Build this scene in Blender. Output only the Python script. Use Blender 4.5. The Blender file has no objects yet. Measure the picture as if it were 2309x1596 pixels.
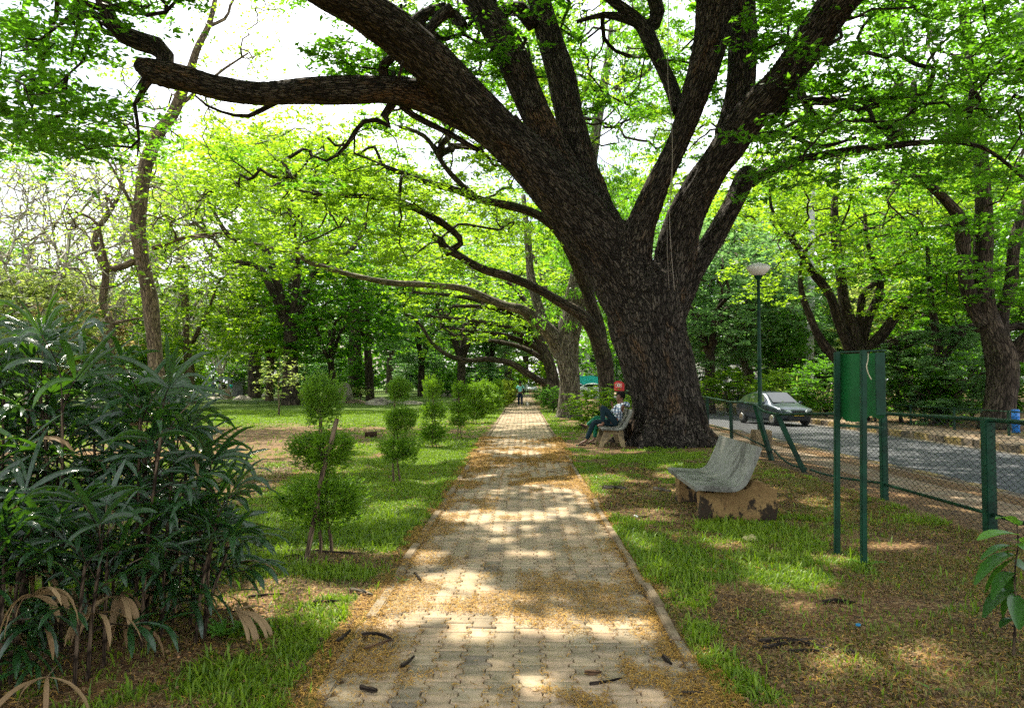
import bpy, bmesh, math, random
import numpy as np
from mathutils import Vector, Matrix, Quaternion
R = math.radians
scene = bpy.context.scene
COL = scene.collection
# ---------------------------------------------------------------- camera
CAM_H = 1.58
FOC = 1700.0                      # focal length in units of a 2309 px wide picture
cam_data = bpy.data.cameras.new('camera')
cam = bpy.data.objects.new('camera', cam_data); COL.objects.link(cam)
cam_data.sensor_width = 36; cam_data.lens = 36*FOC/2309
cam_data.clip_start = 0.05; cam_data.clip_end = 3000
PITCH, YAW = math.atan(64/FOC), math.atan(23.5/FOC)
cam.location = (0, 0, CAM_H)
cam.rotation_euler = (math.pi/2+PITCH, 0, YAW)
scene.camera = cam
CM = np.array(cam.rotation_euler.to_matrix())
# ---------------------------------------------------------------- light
SUN_EL, SUN_AZ = R(60), R(-24)    # azimuth from +Y, negative to the left
SUN = np.array([math.sin(SUN_AZ)*math.cos(SUN_EL), math.cos(SUN_AZ)*math.cos(SUN_EL), math.sin(SUN_EL)])
world = bpy.data.worlds.new('World'); scene.world = world; world.use_nodes = True
nt = world.node_tree; nt.nodes.clear()
sky = nt.nodes.new('ShaderNodeTexSky'); sky.sky_type = 'NISHITA'; sky.sun_disc = False
sky.sun_elevation = SUN_EL; sky.sun_rotation = SUN_AZ; sky.dust_density = 3.0; sky.air_density = 1.0
# broken bright cloud over the blue
tc = nt.nodes.new('ShaderNodeTexCoord'); cn = nt.nodes.new('ShaderNodeTexNoise')
cn.inputs['Scale'].default_value = 2.2; cn.inputs['Detail'].default_value = 6
cr = nt.nodes.new('ShaderNodeMapRange'); cr.inputs[1].default_value = .36; cr.inputs[2].default_value = .58
cm_ = nt.nodes.new('ShaderNodeMix'); cm_.data_type = 'RGBA'
cm_.inputs[7].default_value = (10.5, 10.8, 11.2, 1)
bg = nt.nodes.new('ShaderNodeBackground'); bg.inputs[1].default_value = 0.10
wo = nt.nodes.new('ShaderNodeOutputWorld')
nt.links.new(tc.outputs['Generated'], cn.inputs['Vector'])
nt.links.new(cn.outputs['Fac'], cr.inputs[0]); nt.links.new(cr.outputs[0], cm_.inputs[0])
nt.links.new(sky.outputs[0], cm_.inputs[6]); nt.links.new(cm_.outputs[2], bg.inputs[0])
nt.links.new(bg.outputs[0], wo.inputs[0])
sl = bpy.data.lights.new('sun', 'SUN'); sl.energy = 5.0; sl.angle = R(.53); sl.color = (1, .93, .78)
so = bpy.data.objects.new('sun', sl); COL.objects.link(so)
so.rotation_euler = Vector(SUN).to_track_quat('Z', 'Y').to_euler()
so.location = (0, 0, 60)
vs = scene.view_settings
vs.view_transform = 'Standard'; vs.look = 'None'; vs.gamma = 1; vs.exposure = 1.38; vs.use_curve_mapping = False
cy = scene.cycles
cy.max_bounces = 8; cy.diffuse_bounces = 4; cy.glossy_bounces = 2; cy.transmission_bounces = 5
cy.transparent_max_bounces = 8; cy.use_denoising = False; cy.sample_clamp_indirect = 8
try: cy.denoiser = 'OPENIMAGEDENOISE'
except Exception: pass
cy.use_adaptive_sampling = True; cy.adaptive_threshold = 0.02
cy.caustics_reflective = False; cy.caustics_refractive = False
# ---------------------------------------------------------------- helpers
def V(u, v, Y):
    """point seen at (u, v) of the 2309 x 1596 picture, Y metres down the path"""
    d = CM @ np.array([u-1154.5, 798-v, -FOC])
    return np.array([0, 0, CAM_H]) + d*(Y/d[1])
def G(u, v, z=0.0):
    d = CM @ np.array([u-1154.5, 798-v, -FOC])
    return np.array([0, 0, CAM_H]) + d*((z-CAM_H)/d[2])
def prop(o, label=None, cat=None, group=None, kind=None):
    if label: o['label'] = label
    if cat: o['category'] = cat
    if group: o['group'] = group
    if kind: o['kind'] = kind
    return o
def empty(name, loc, label, cat, group=None, rz=0.0):
    o = bpy.data.objects.new(name, None); COL.objects.link(o)
    o.empty_display_size = .2
    o.location = tuple(float(c) for c in loc); o.rotation_euler = (0, 0, rz)
    return prop(o, label, cat, group)
def link(name, me, parent=None, mat=None):
    o = bpy.data.objects.new(name, me); COL.objects.link(o)
    if mat is not None and len(me.materials) == 0:
        for m in (mat if isinstance(mat, (list, tuple)) else [mat]): me.materials.append(m)
    if parent is not None: o.parent = parent
    return o
def fast_mesh(name, verts, faces_n, loops, attrs=None, smooth=False, mat_idx=None):
    """verts (N,3); loops flat vertex indices; faces_n = verts per face (int) or array"""
    me = bpy.data.meshes.new(name)
    verts = np.ascontiguousarray(verts, dtype=np.float32); loops = np.ascontiguousarray(loops, dtype=np.int32).ravel()
    me.vertices.add(len(verts)); me.vertices.foreach_set('co', verts.ravel())
    nf = len(loops)//faces_n if np.isscalar(faces_n) else len(faces_n)
    tot = np.full(nf, faces_n, np.int32) if np.isscalar(faces_n) else np.asarray(faces_n, np.int32)
    st = np.zeros(nf, np.int32); st[1:] = np.cumsum(tot)[:-1]
    me.loops.add(len(loops)); me.loops.foreach_set('vertex_index', loops)
    me.polygons.add(nf); me.polygons.foreach_set('loop_start', st); me.polygons.foreach_set('loop_total', tot)
    if smooth: me.polygons.foreach_set('use_smooth', np.ones(nf, bool))
    if mat_idx is not None: me.polygons.foreach_set('material_index', np.asarray(mat_idx, np.int32))
    for k, (typ, dom, arr) in (attrs or {}).items():
        a = me.attributes.new(k, typ, dom)
        a.data.foreach_set('vector' if typ == 'FLOAT_VECTOR' else 'value', np.ascontiguousarray(arr, np.float32).ravel())
    me.update(calc_edges=True)
    return me
def nrm(a): return a/np.maximum(np.linalg.norm(a, axis=-1, keepdims=True), 1e-9)
def catmull(P, n):
    """resample control rows P (k, c) to n rows along a Catmull-Rom curve"""
    P = np.asarray(P, float); k = len(P)
    if k == 2: 
        t = np.linspace(0, 1, n)[:, None]; return P[0]*(1-t)+P[1]*t
    Q = np.vstack([2*P[0]-P[1], P, 2*P[-1]-P[-2]])
    d = np.r_[0, np.cumsum(np.linalg.norm(np.diff(P[:, :3], axis=0), axis=1))]
    s = np.interp(np.linspace(0, d[-1], n), d, np.arange(k)); i = np.minimum(s.astype(int), k-2); t = (s-i)[:, None]
    p0, p1, p2, p3 = Q[i], Q[i+1], Q[i+2], Q[i+3]
    return .5*((2*p1)+(-p0+p2)*t+(2*p0-5*p1+4*p2-p3)*t*t+(-p0+3*p1-3*p2+p3)*t**3)
def tube_arrays(pts, rad, sides, cap=True, lump=0.0, rng=None):
    """a tapering tube; returns verts, quads, bark coordinates"""
    pts = np.asarray(pts, float); n = len(pts); rad = np.asarray(rad, float)
    T = np.gradient(pts, axis=0); T = nrm(T)
    ref = np.array([1., 0, 0]) if abs(T[0][0]) < .8 else np.array([0, 1., 0])
    N = np.zeros_like(T); N[0] = nrm(np.cross(T[0], ref))
    for i in range(1, n):
        v = N[i-1]-T[i]*np.dot(N[i-1], T[i]); N[i] = v/max(np.linalg.norm(v), 1e-9)
    B = np.cross(T, N)
    a = np.arange(sides)*2*np.pi/sides
    ca, sa = np.cos(a), np.sin(a)
    rr = rad[:, None]*np.ones((1, sides))
    if lump and rng is not None:
        ph = rng.uniform(0, 6.28, 4); s = np.r_[0, np.cumsum(np.linalg.norm(np.diff(pts, axis=0), axis=1))][:, None]
        f = 1.6/max(rad.max(), .02)
        rr = rr*(1+lump*(np.sin(2*a[None]+ph[0]+s*f*.5)+.7*np.sin(3*a[None]+ph[1]-s*f*.33)+.6*np.sin(5*a[None]+ph[2]+s*f*.8)))
    off = rr[..., None]*(ca[None, :, None]*N[:, None]+sa[None, :, None]*B[:, None])
    vv = (pts[:, None]+off).reshape(-1, 3)
    s = np.r_[0, np.cumsum(np.linalg.norm(np.diff(pts, axis=0), axis=1))]
    bk = np.stack([rr*ca[None], rr*sa[None], np.repeat(s[:, None]*.35, sides, 1)], -1).reshape(-1, 3)
    i = np.arange(n-1)[:, None]*sides; j = np.arange(sides)[None]; j2 = (j+1) % sides
    q = np.stack([i+j, i+j2, i+sides+j2, i+sides+j], -1).reshape(-1, 4)
    return vv, q, bk
class Tubes:
    def __init__(s): s.v = []; s.q = []; s.b = []; s.n = 0
    def add(s, pts, rad, sides=6, cap_end=True, lump=0.0, rng=None):
        v, q, b = tube_arrays(pts, rad, sides, lump=lump, rng=rng)
        s.v.append(v); s.q.append(q+s.n); s.b.append(b); m = len(v)
        if cap_end:                                # a fan as degenerate-free quads is not needed: close with centre point
            for base, c in ((0, pts[0]), (m-sides, pts[-1])):
                s.v.append(np.asarray(c, float)[None]); s.b.append(b[base][None]*[[0, 0, 1]])
                ci = s.n+m; m += 1
                k = np.arange(sides); a = s.n+base+k; a2 = s.n+base+(k+1) % sides
                tri = np.stack([a, a2, np.full(sides, ci), np.full(sides, ci)], -1)
                s.q.append(tri)
        s.n += m
    def mesh(s, name, smooth=True):
        v = np.vstack(s.v); q = np.vstack(s.q); b = np.vstack(s.b)
        tri = q[:, 2] == q[:, 3]
        loops = np.concatenate([q[~tri].ravel(), q[tri][:, :3].ravel()])
        fn = np.r_[np.full((~tri).sum(), 4), np.full(tri.sum(), 3)]
        return fast_mesh(name, v, fn, loops, {'bk': ('FLOAT_VECTOR', 'POINT', b)}, smooth)
# value noise -----------------------------------------------------------
_prm = np.random.RandomState(5).rand(256, 256)
def vnoise(x, y, s=1.0, o=0.0):
    x = np.asarray(x)/s+o*17.3+500; y = np.asarray(y)/s+o*9.1+500
    xi = np.floor(x).astype(int); yi = np.floor(y).astype(int); fx = x-xi; fy = y-yi
    fx = fx*fx*(3-2*fx); fy = fy*fy*(3-2*fy)
    g = lambda a, b: _prm[a % 256, b % 256]
    return (g(xi, yi)*(1-fx)+g(xi+1, yi)*fx)*(1-fy)+(g(xi, yi+1)*(1-fx)+g(xi+1, yi+1)*fx)*fy
def fbm(x, y, s=1.0, o=0.0, n=3): return sum(vnoise(x, y, s/2**k, o+k)*.5**k for k in range(n))/sum(.5**k for k in range(n))
def sstep(a, b, x): t = np.clip((x-a)/(b-a), 0, 1); return t*t*(3-2*t)
# materials -------------------------------------------------------------
class NT:
    def __init__(s, name):
        s.m = bpy.data.materials.new(name); s.m.use_nodes = True; s.t = s.m.node_tree; s.t.nodes.clear()
        s.out = s.t.nodes.new('ShaderNodeOutputMaterial')
    def n(s, typ, **kw):
        nd = s.t.nodes.new(typ)
        for k, v in kw.items():
            if k.startswith('_'): setattr(nd, k[1:], v)
        return nd
    def l(s, a, b): s.t.links.new(a, b)
    def set(s, sock, val):
        if hasattr(val, 'links') or isinstance(val, bpy.types.NodeSocket): s.l(val, sock)
        else: sock.default_value = val
    def noise(s, scale, detail=3, vec=None, rough=.55):
        nd = s.t.nodes.new('ShaderNodeTexNoise'); nd.inputs['Scale'].default_value = scale
        nd.inputs['Detail'].default_value = detail; nd.inputs['Roughness'].default_value = rough
        if vec is not None: s.l(vec, nd.inputs['Vector'])
        return nd.outputs['Fac']
    def obj(s): return s.t.nodes.new('ShaderNodeTexCoord').outputs['Object']
    def pos(s): return s.t.nodes.new('ShaderNodeNewGeometry').outputs['Position']
    def attr(s, name, out='Fac'):
        nd = s.t.nodes.new('ShaderNodeAttribute'); nd.attribute_name = name; return nd.outputs[out]
    def ramp(s, fac, stops):
        nd = s.t.nodes.new('ShaderNodeValToRGB'); e = nd.color_ramp.elements
        while len(e) < len(stops): e.new(.5)
        for k, (p, c) in enumerate(stops): e[k].position = p; e[k].color = (*c, 1) if len(c) == 3 else c
        s.l(fac, nd.inputs[0]); return nd.outputs[0]
    def rng(s, fac, a, b, c=0., d=1.):
        nd = s.t.nodes.new('ShaderNodeMapRange'); s.set(nd.inputs[0], fac)
        for i, v in ((1, a), (2, b), (3, c), (4, d)): nd.inputs[i].default_value = v
        return nd.outputs[0]
    def mix(s, fac, a, b, mode='MIX'):
        nd = s.t.nodes.new('ShaderNodeMix'); nd.data_type = 'RGBA'; nd.blend_type = mode
        s.set(nd.inputs[0], fac)
        for sock, v in ((nd.inputs[6], a), (nd.inputs[7], b)):
            if isinstance(v, bpy.types.NodeSocket): s.l(v, sock)
            else: sock.default_value = (*v, 1) if len(v) == 3 else v
        return nd.outputs[2]
    def math(s, op, a, b=0.):
        nd = s.t.nodes.new('ShaderNodeMath'); nd.operation = op; s.set(nd.inputs[0], a); s.set(nd.inputs[1], b); return nd.outputs[0]
    def scale(s, vec, xyz):
        nd = s.t.nodes.new('ShaderNodeMapping'); s.l(vec, nd.inputs[0]); nd.inputs['Scale'].default_value = xyz; return nd.outputs[0]
    def voro(s, vec, scale, feat='F1', out='Distance', rand=1.0):
        nd = s.t.nodes.new('ShaderNodeTexVoronoi'); nd.feature = feat; s.l(vec, nd.inputs['Vector'])
        nd.inputs['Scale'].default_value = scale; nd.inputs['Randomness'].default_value = rand; return nd.outputs[out]
    def bump(s, h, strength=.5, dist=.02):
        nd = s.t.nodes.new('ShaderNodeBump'); nd.inputs['Strength'].default_value = strength
        nd.inputs['Distance'].default_value = dist; s.l(h, nd.inputs['Height']); return nd.outputs[0]
    def pbr(s, col, rough=.7, metal=0., normal=None, spec=.4, **kw):
        nd = s.t.nodes.new('ShaderNodeBsdfPrincipled')
        if isinstance(col, bpy.types.NodeSocket): s.l(col, nd.inputs['Base Color'])
        else: nd.inputs['Base Color'].default_value = (*col, 1)
        s.set(nd.inputs['Roughness'], rough); s.set(nd.inputs['Metallic'], metal)
        nd.inputs['Specular IOR Level'].default_value = spec
        if normal is not None: s.l(normal, nd.inputs['Normal'])
        for k, v in kw.items(): s.set(nd.inputs[k], v)
        return nd.outputs[0]
    def done(s, sh): s.l(sh, s.out.inputs[0]); return s.m
def plain(name, col, rough=.6, metal=0., var=.25, scale=6., bump=.15, dist=.01, spec=.4):
    """a painted or raw surface with uneven tone and roughness"""
    k = NT(name); o = k.obj(); f = k.noise(scale, 5, o)
    c = k.mix(k.rng(f, .3, .7), tuple(x*(1-var) for x in col), tuple(min(1, x*(1+var)) for x in col))
    return k.done(k.pbr(c, k.rng(f, .3, .7, max(0, rough-.1), min(1, rough+.1)), metal, k.bump(k.noise(scale*6, 3, o), bump, dist), spec))
def leaf_mat(name, dark, light, trans, gloss=.35, tfac=.5):
    k = NT(name); r = k.attr('rnd')
    c = k.mix(r, dark, light)
    t = k.mix(r, tuple(x*.7 for x in trans), trans)
    d = k.pbr(c, gloss, 0, None, .35)
    tr = k.t.nodes.new('ShaderNodeBsdfTranslucent'); k.l(t, tr.inputs[0])
    mx = k.t.nodes.new('ShaderNodeMixShader'); mx.inputs[0].default_value = tfac
    k.l(d, mx.inputs[1]); k.l(tr.outputs[0], mx.inputs[2])
    return k.done(mx.outputs[0])
def bark_mat(name, dark, light, lit_fleck=None, scale=10., strength=1.0, dist=.05, moss=None):
    k = NT(name); b = k.attr('bk', 'Vector')
    w = k.t.nodes.new('ShaderNodeVectorMath'); w.operation = 'ADD'
    nz = k.t.nodes.new('ShaderNodeTexNoise'); nz.inputs['Scale'].default_value = 7; k.l(b, nz.inputs['Vector'])
    sc_ = k.t.nodes.new('ShaderNodeVectorMath'); sc_.operation = 'SCALE'; k.l(nz.outputs['Color'], sc_.inputs[0]); sc_.inputs[3].default_value = .07
    k.l(b, w.inputs[0]); k.l(sc_.outputs[0], w.inputs[1]); b2 = k.scale(w.outputs[0], (1, 1, .5))
    e = k.voro(b2, scale, 'DISTANCE_TO_EDGE'); cell = k.voro(b2, scale, 'F1', 'Color')
    f = k.noise(3, 5, b); crack = k.rng(e, 0, .16)
    c = k.mix(k.rng(f, .3, .7), dark, light)
    sep = k.t.nodes.new('ShaderNodeSeparateColor'); k.l(cell, sep.inputs[0])
    c = k.mix(k.rng(sep.outputs[0], .3, 1, .0, .6), c, tuple(min(1, x*1.9) for x in light))
    c = k.mix(k.rng(sep.outputs[1], .7, .9, 0, .7), c, tuple(x*.6 for x in dark))
    if lit_fleck is not None: c = k.mix(k.rng(k.noise(1.7, 6, b, .7), .56, .68, 0, .8), c, lit_fleck)
    if moss is not None: c = k.mix(k.rng(k.noise(.9, 4, b, .6), .52, .62, 0, .75), c, moss)
    c = k.mix(crack, tuple(x*.28 for x in dark), c)
    h = k.math('ADD', k.math('MULTIPLY', crack, .8), k.math('MULTIPLY', k.noise(scale*3, 4, b2), .4))
    return k.done(k.pbr(c, .9, 0, k.bump(h, strength, dist), .15))
# ================================================================ GROUND
PL, PR = -1.05, .97               # path edges
FX = 4.88                         # park fence line
RX0, RX1 = 7.75, 13.2             # road edges
def ground_z(x, y):
    x = np.asarray(x, float); y = np.asarray(y, float)
    z = (fbm(x, y, 3.1, 1)-.5)*.10*sstep(.0, 1.2, np.maximum(PL-x, x-PR))
    z = z+.03*sstep(0, .5, np.maximum(PL-x, x-PR))*0
    z = z*(1-sstep(4.3, 4.9, x))
    z = z-.12*sstep(4.9, 6.5, x)-.27*sstep(7.4, 7.7, x)*(1-sstep(13.25, 13.6, x))
    return z
# blobs in picture coordinates: (u, v, ru, rv, weight): + grass, - bare
BLOBS = [(700,1320,190,26,-.7),(770,1262,200,22,-.65),(560,1010,170,26,-.6),(540,975,120,12,-.5),(560,1085,70,14,-.35),(200,1500,330,110,-.8),(450,1380,160,60,-.6),
 (1480,1150,110,38,-.9),(1440,1100,60,20,-.5),(1900,1500,330,110,-.50),(1730,1450,120,80,-.4),(2150,1380,200,60,-.25),(1360,1002,80,14,-.9),(2200,1540,200,60,-.3),
 (1500,1265,70,60,.7),(1420,1200,50,45,.6),(1580,1400,70,90,.6),(1660,1540,60,60,.6),(1690,1200,170,36,.5),(1770,1300,140,40,.6),(1350,1090,60,30,.5),(2030,1480,70,22,.45),(1500,1035,150,20,.4),
 (760,1160,190,70,.6),(950,1060,150,70,.6),(700,1420,160,90,.5),(480,1560,260,60,.6),(860,1190,110,60,.6),(740,1300,170,16,.7),(640,930,300,14,.25),(1250,960,40,40,.4),(1380,1290,30,40,.0),(1960,1170,240,60,.1),(1640,1190,100,30,.3),
 (1230,1150,25,25,0)]
BG = []
for (u, v, ru, rv, w) in BLOBS:
    c = G(u, v); e1 = G(u+ru, v); t = G(u, v-rv) if v-rv > 868 else G(u, 868); b = G(u, v+rv)
    BG.append((c[0], (t[1]+b[1])/2, abs(e1[0]-c[0]), max(.15, (t[1]-b[1])/2), w))
def grass_mask(x, y):
    x = np.asarray(x, float); y = np.asarray(y, float)
    b = .53+.35*sstep(22, 40, y)
    b = np.where(x > PR, .41+.05*sstep(6, 9, y), b)
    for (cx, cyy, rx, ry, w) in BG:
        q = ((x-cx)/rx)**2+((y-cyy)/ry)**2
        b = b+w*.55*np.exp(-q*.9)
    b = b-.25*np.exp(-((x-PL)/.12)**2)*(x < PL)
    n = fbm(x, y, .9, 2, 4)*.55+fbm(x, y, .22, 7, 2)*.45
    m = sstep(.0, .22, (b+(n-.5)*1.15)-.48)
    m = m*(1-sstep(FX-.25, FX+.05, x)*(1-sstep(14.4, 15.2, x)))
    return m
def axis(parts):
    out = [np.array([parts[0][0]])]
    for a, b, s in parts: out.append(np.arange(a, b, s))
    return np.unique(np.round(np.concatenate(out), 4))
gx = axis([(-900,-200,100),(-200,-60,10),(-60,-20,1.5),(-20,-7,.35),(-7,5.4,.07),(5.4,16,.15),(16,30,1),(30,100,6),(100,1000,100)])
gy = axis([(-300,-20,40),(-20,2.6,1.2),(2.6,12,.06),(12,24,.16),(24,60,.6),(60,160,4),(160,1500,100)])
XX, YY = np.meshgrid(gx, gy, indexing='ij')
ZZ = ground_z(XX, YY)+(fbm(XX, YY, .18, 4, 2)-.5)*.018*(YY < 24)*(XX < FX)
inside = (XX > PL+.02) & (XX < PR-.02) & (YY < 100)
ZZ = np.where(inside, -.07, ZZ)
gv = np.stack([XX, YY, ZZ], -1).reshape(-1, 3)
nx, ny = XX.shape
ii = np.arange(nx-1)[:, None]*ny+np.arange(ny-1)[None]
gq = np.stack([ii, ii+ny, ii+ny+1, ii+1], -1).reshape(-1, 4)
me = fast_mesh('ground', gv, 4, gq, {'grass': ('FLOAT', 'POINT', grass_mask(XX, YY).ravel())}, True)
k = NT('ground_soil'); p = k.pos(); g = k.attr('grass')
n1 = k.noise(.7, 5, p); n2 = k.noise(9, 5, p, .65); n3 = k.noise(60, 3, p); nb = k.noise(2.4, 4, p)
soil = k.ramp(n2, [(.28, (.030, .019, .010)), (.45, (.080, .046, .022)), (.6, (.125, .074, .034)), (.78, (.20, .135, .06))])
soil = k.mix(k.rng(n1, .42, .62), soil, k.ramp(n2, [(.3, (.09, .040, .016)), (.7, (.21, .11, .045))]))
vr = k.voro(k.scale(p, (34, 46, 20)), 1.0, 'F1', 'Color'); sp = k.t.nodes.new('ShaderNodeSeparateColor'); k.l(vr, sp.inputs[0])
soil = k.mix(k.rng(sp.outputs[0], .72, .8, 0, .8), soil, (.30, .20, .09))
soil = k.mix(k.rng(sp.outputs[1], .85, .9, 0, .8), soil, (.035, .025, .018))
gr = k.ramp(n3, [(.3, (.020, .040, .006)), (.55, (.070, .12, .012)), (.75, (.15, .20, .03))])
gr = k.mix(k.rng(nb, .4, .65, 0, .6), gr, (.105, .16, .022))
c = k.mix(g, soil, gr)
h = k.math('ADD', k.math('MULTIPLY', n2, .6), k.math('MULTIPLY', n3, .5))
ground_m = k.done(k.pbr(c, .92, 0, k.bump(h, .9, .03), .2))
prop(link('ground', me, None, ground_m), kind='structure')
# ---------------------------------------------------------------- the paved path
rng = np.random.RandomState(3)
BW, BL, ZG = .155, .165, .017
def paver_outline(sh=.0035):
    w, l = BW/2, BL/2
    s = sh
    pts = [(-w-ZG, -l), (w+ZG, -l), (w+ZG, -l*.62), (w-ZG, -l*.32), (w-ZG, l*.32), (w+ZG, l*.62), (w+ZG, l), (-w-ZG, l), (-w-ZG, l*.62), (-w+ZG, l*.32), (-w+ZG, -l*.32), (-w-ZG, -l*.62)]
    P = np.array(pts); c = P.copy(); c[:, 0] -= np.sign(P[:, 0])*s; c[:, 1] -= np.sign(P[:, 1])*s*np.where(abs(P[:, 1]) > l*.9, 1, .2)
    return c
O1 = paver_outline(.0032); O2 = paver_outline(.0085)
pv, pl_, pn, pr_ = [], [], [], []; nb_ = 0
ncol = 12; x0 = PL+.09+BW/2-.005
vvs = []; fns = []; lps = []; rnds = []
for ci in range(ncol):
    cx = x0+ci*BW
    for ri in range(int(96/BL)):
        cyv = 2.4+ri*BL+(BL/2 if ci % 2 else 0)
        if cyv > 40 and False: break
        z = .0+(vnoise(cx, cyv, .6, 3)-.5)*.022+(vnoise(cx, cyv, 2.2, 6)-.5)*.03+rng.normal(0, .0018)
        tx, ty = rng.normal(0, .012, 2)
        a = rng.normal(0, .012); ca_, sa_ = math.cos(a), math.sin(a)
        r = rng.rand()
        ring = []
        for O, dz in ((O1, -.05), (O1, -.007), (O2, 0)):
            X = O[:, 0]*ca_-O[:, 1]*sa_; Y_ = O[:, 0]*sa_+O[:, 1]*ca_
            ring.append(np.stack([cx+X, cyv+Y_, z+dz+X*tx+Y_*ty], -1))
        vvs.append(np.vstack(ring)); rnds.append(np.full(36, r))
        if cyv < 30:
            j = np.arange(12); j2 = (j+1) % 12
            for kk in (0, 12): lps.append((nb_+np.stack([kk+j, kk+j2, kk+12+j2, kk+12+j], -1)).ravel()); fns.append(np.full(12, 4))
        lps.append(nb_+24+np.arange(12)); fns.append(np.array([12])); nb_ += 36
me = fast_mesh('path', np.vstack(vvs), np.concatenate(fns), np.concatenate(lps), {'rnd': ('FLOAT', 'POINT', np.concatenate(rnds))})
k = NT('paver_concrete'); p = k.pos(); r = k.attr('rnd')
c = k.ramp(r, [(.0, (.17, .13, .075)), (.3, (.31, .235, .13)), (.55, (.39, .27, .155)), (.8, (.45, .31, .185)), (.93, (.34, .27, .165)), (1, (.10, .075, .055))])
c = k.mix(k.rng(k.noise(1.3, 5, p), .42, .68, 0, .5), c, (.20, .145, .085))
c = k.mix(k.rng(k.noise(28, 4, p), .45, .72, 0, .5), c, (.16, .12, .08))
c = k.mix(k.rng(k.noise(300, 2, p), .4, .7, 0, .35), c, (.5, .45, .38))
k_p = k.done(k.pbr(c, .85, 0, k.bump(k.noise(120, 4, p), .5, .004), .25))
prop(link('path', me, None, k_p), kind='structure')
# sand and soil bed in the joints
me = fast_mesh('path_bed', [(PL-.05, 1.5, -.022), (PR+.05, 1.5, -.022), (PR+.05, 99, -.022), (PL-.05, 99, -.022)], 4, [0, 1, 2, 3])
k = NT('joint_sand'); p = k.pos()
c = k.ramp(k.noise(40, 5, p), [(.3, (.05, .032, .018)), (.55, (.15, .09, .04)), (.75, (.30, .19, .08))])
prop(link('path_bed', me, None, k.done(k.pbr(c, .95, 0, k.bump(k.noise(90, 4, p), .8, .01)))), kind='structure')
# kerb stones along both edges of the path
def kerb_run(name, xs, y0, y1, L, w, ztop, zbot, mat, skip=0., jit=.008, seed=1, slope=0):
    rg = np.random.RandomState(seed); bm = bmesh.new(); y = y0
    while y < y1:
        ll = L*rg.uniform(.92, 1.05)
        if rg.rand() >= skip:
            m = Matrix.Translation((xs+rg.normal(0, jit), y+ll/2, (ztop+zbot)/2+rg.normal(0, jit*.7))) @ Matrix.Rotation(rg.normal(0, .012), 4, 'Z') @ Matrix.Rotation(rg.normal(0, .03), 4, 'Y') @ Matrix.Diagonal((w, ll-.012, ztop-zbot, 1))
            bmesh.ops.create_cube(bm, size=1, matrix=m)
        y += ll
    bmesh.ops.bevel(bm, geom=[e for e in bm.edges], offset=.009, segments=2, affect='EDGES')
    me = bpy.data.meshes.new(name); bm.to_mesh(me); bm.free()
    return prop(link(name, me, None, mat), kind='structure')
k = NT('kerb_concrete'); p = k.pos()
c = k.ramp(k.noise(5, 6, p, .65), [(.3, (.08, .055, .03)), (.5, (.19, .14, .085)), (.7, (.30, .23, .155))])
kerb_m = k.done(k.pbr(c, .88, 0, k.bump(k.noise(50, 5, p), .6, .008), .2))
kerb_run('path_kerb', PL+.03, 6.75, 97, .62, .085, .018, -.12, kerb_m, .06, seed=4)
kerb_run('path_kerb', PR-.02, 4.7, 97, .62, .065, .014, -.12, kerb_m, .08, seed=8)
kerb_run('path_kerb', PR-.02, 2.6, 4.7, .42, .075, .006, -.12, k_p, .12, seed=9)
kerb_run('path_kerb', PL+.03, 2.6, 6.7, .42, .08, .006, -.12, k_p, .15, seed=10)
# ---------------------------------------------------------------- road and pavements
def strip(name, x0, x1, y0, y1, zf, mat, sx=8, sy=120):
    X, Y = np.meshgrid(np.linspace(x0, x1, sx), np.linspace(y0, y1, sy), indexing='ij')
    Z = zf(X, Y); i = np.arange(sx-1)[:, None]*sy+np.arange(sy-1)[None]
    q = np.stack([i, i+sy, i+sy+1, i+1], -1).reshape(-1, 4)
    me = fast_mesh(name, np.stack([X, Y, Z], -1).reshape(-1, 3), 4, q, None, True)
    return prop(link(name, me, None, mat), kind='structure')
k = NT('asphalt'); p = k.pos()
c = k.ramp(k.noise(3, 6, p), [(.3, (.034, .037, .043)), (.7, (.072, .076, .084))])
c = k.mix(k.rng(k.noise(220, 2, p), .5, .75, 0, .6), c, (.16, .16, .17))
edge = k.t.nodes.new('ShaderNodeSeparateXYZ'); k.l(p, edge.inputs[0])
e1 = k.rng(edge.outputs[0], RX0, RX0+.5, 1, 0); e2 = k.rng(edge.outputs[0], RX1-.6, RX1, 0, 1)
c = k.mix(k.math('MULTIPLY', k.math('ADD', e1, e2), k.rng(k.noise(6, 5, p), .35, .6)), c, (.22, .16, .09))
road_m = k.done(k.pbr(c, .75, 0, k.bump(k.noise(150, 3, p), .5, .006), .35))
ROADZ = -.30
strip('road', RX0, RX1, -30, 160, lambda x, y: ROADZ+0*x, road_m)
k = NT('pavement_slabs'); p = k.pos()
br = k.t.nodes.new('ShaderNodeTexBrick'); br.inputs['Scale'].default_value = 1; br.offset = 0.5
br.inputs['Color1'].default_value = (.26, .20, .14, 1); br.inputs['Color2'].default_value = (.19, .15, .105, 1); br.inputs['Mortar'].default_value = (.06, .045, .03, 1)
br.inputs['Mortar Size'].default_value = .012; br.inputs['Brick Width'].default_value = .6; br.inputs['Row Height'].default_value = .6; k.l(p, br.inputs['Vector'])
c = k.mix(k.rng(k.noise(2.5, 6, p, .65), .4, .62, 0, .85), br.outputs[0], (.17, .10, .052))
c = k.mix(k.rng(k.noise(30, 4, p), .5, .7, 0, .5), c, (.36, .28, .18))
pave_m = k.done(k.pbr(c, .9, 0, k.bump(k.noise(20, 5, p), .5, .01), .2))
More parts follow.
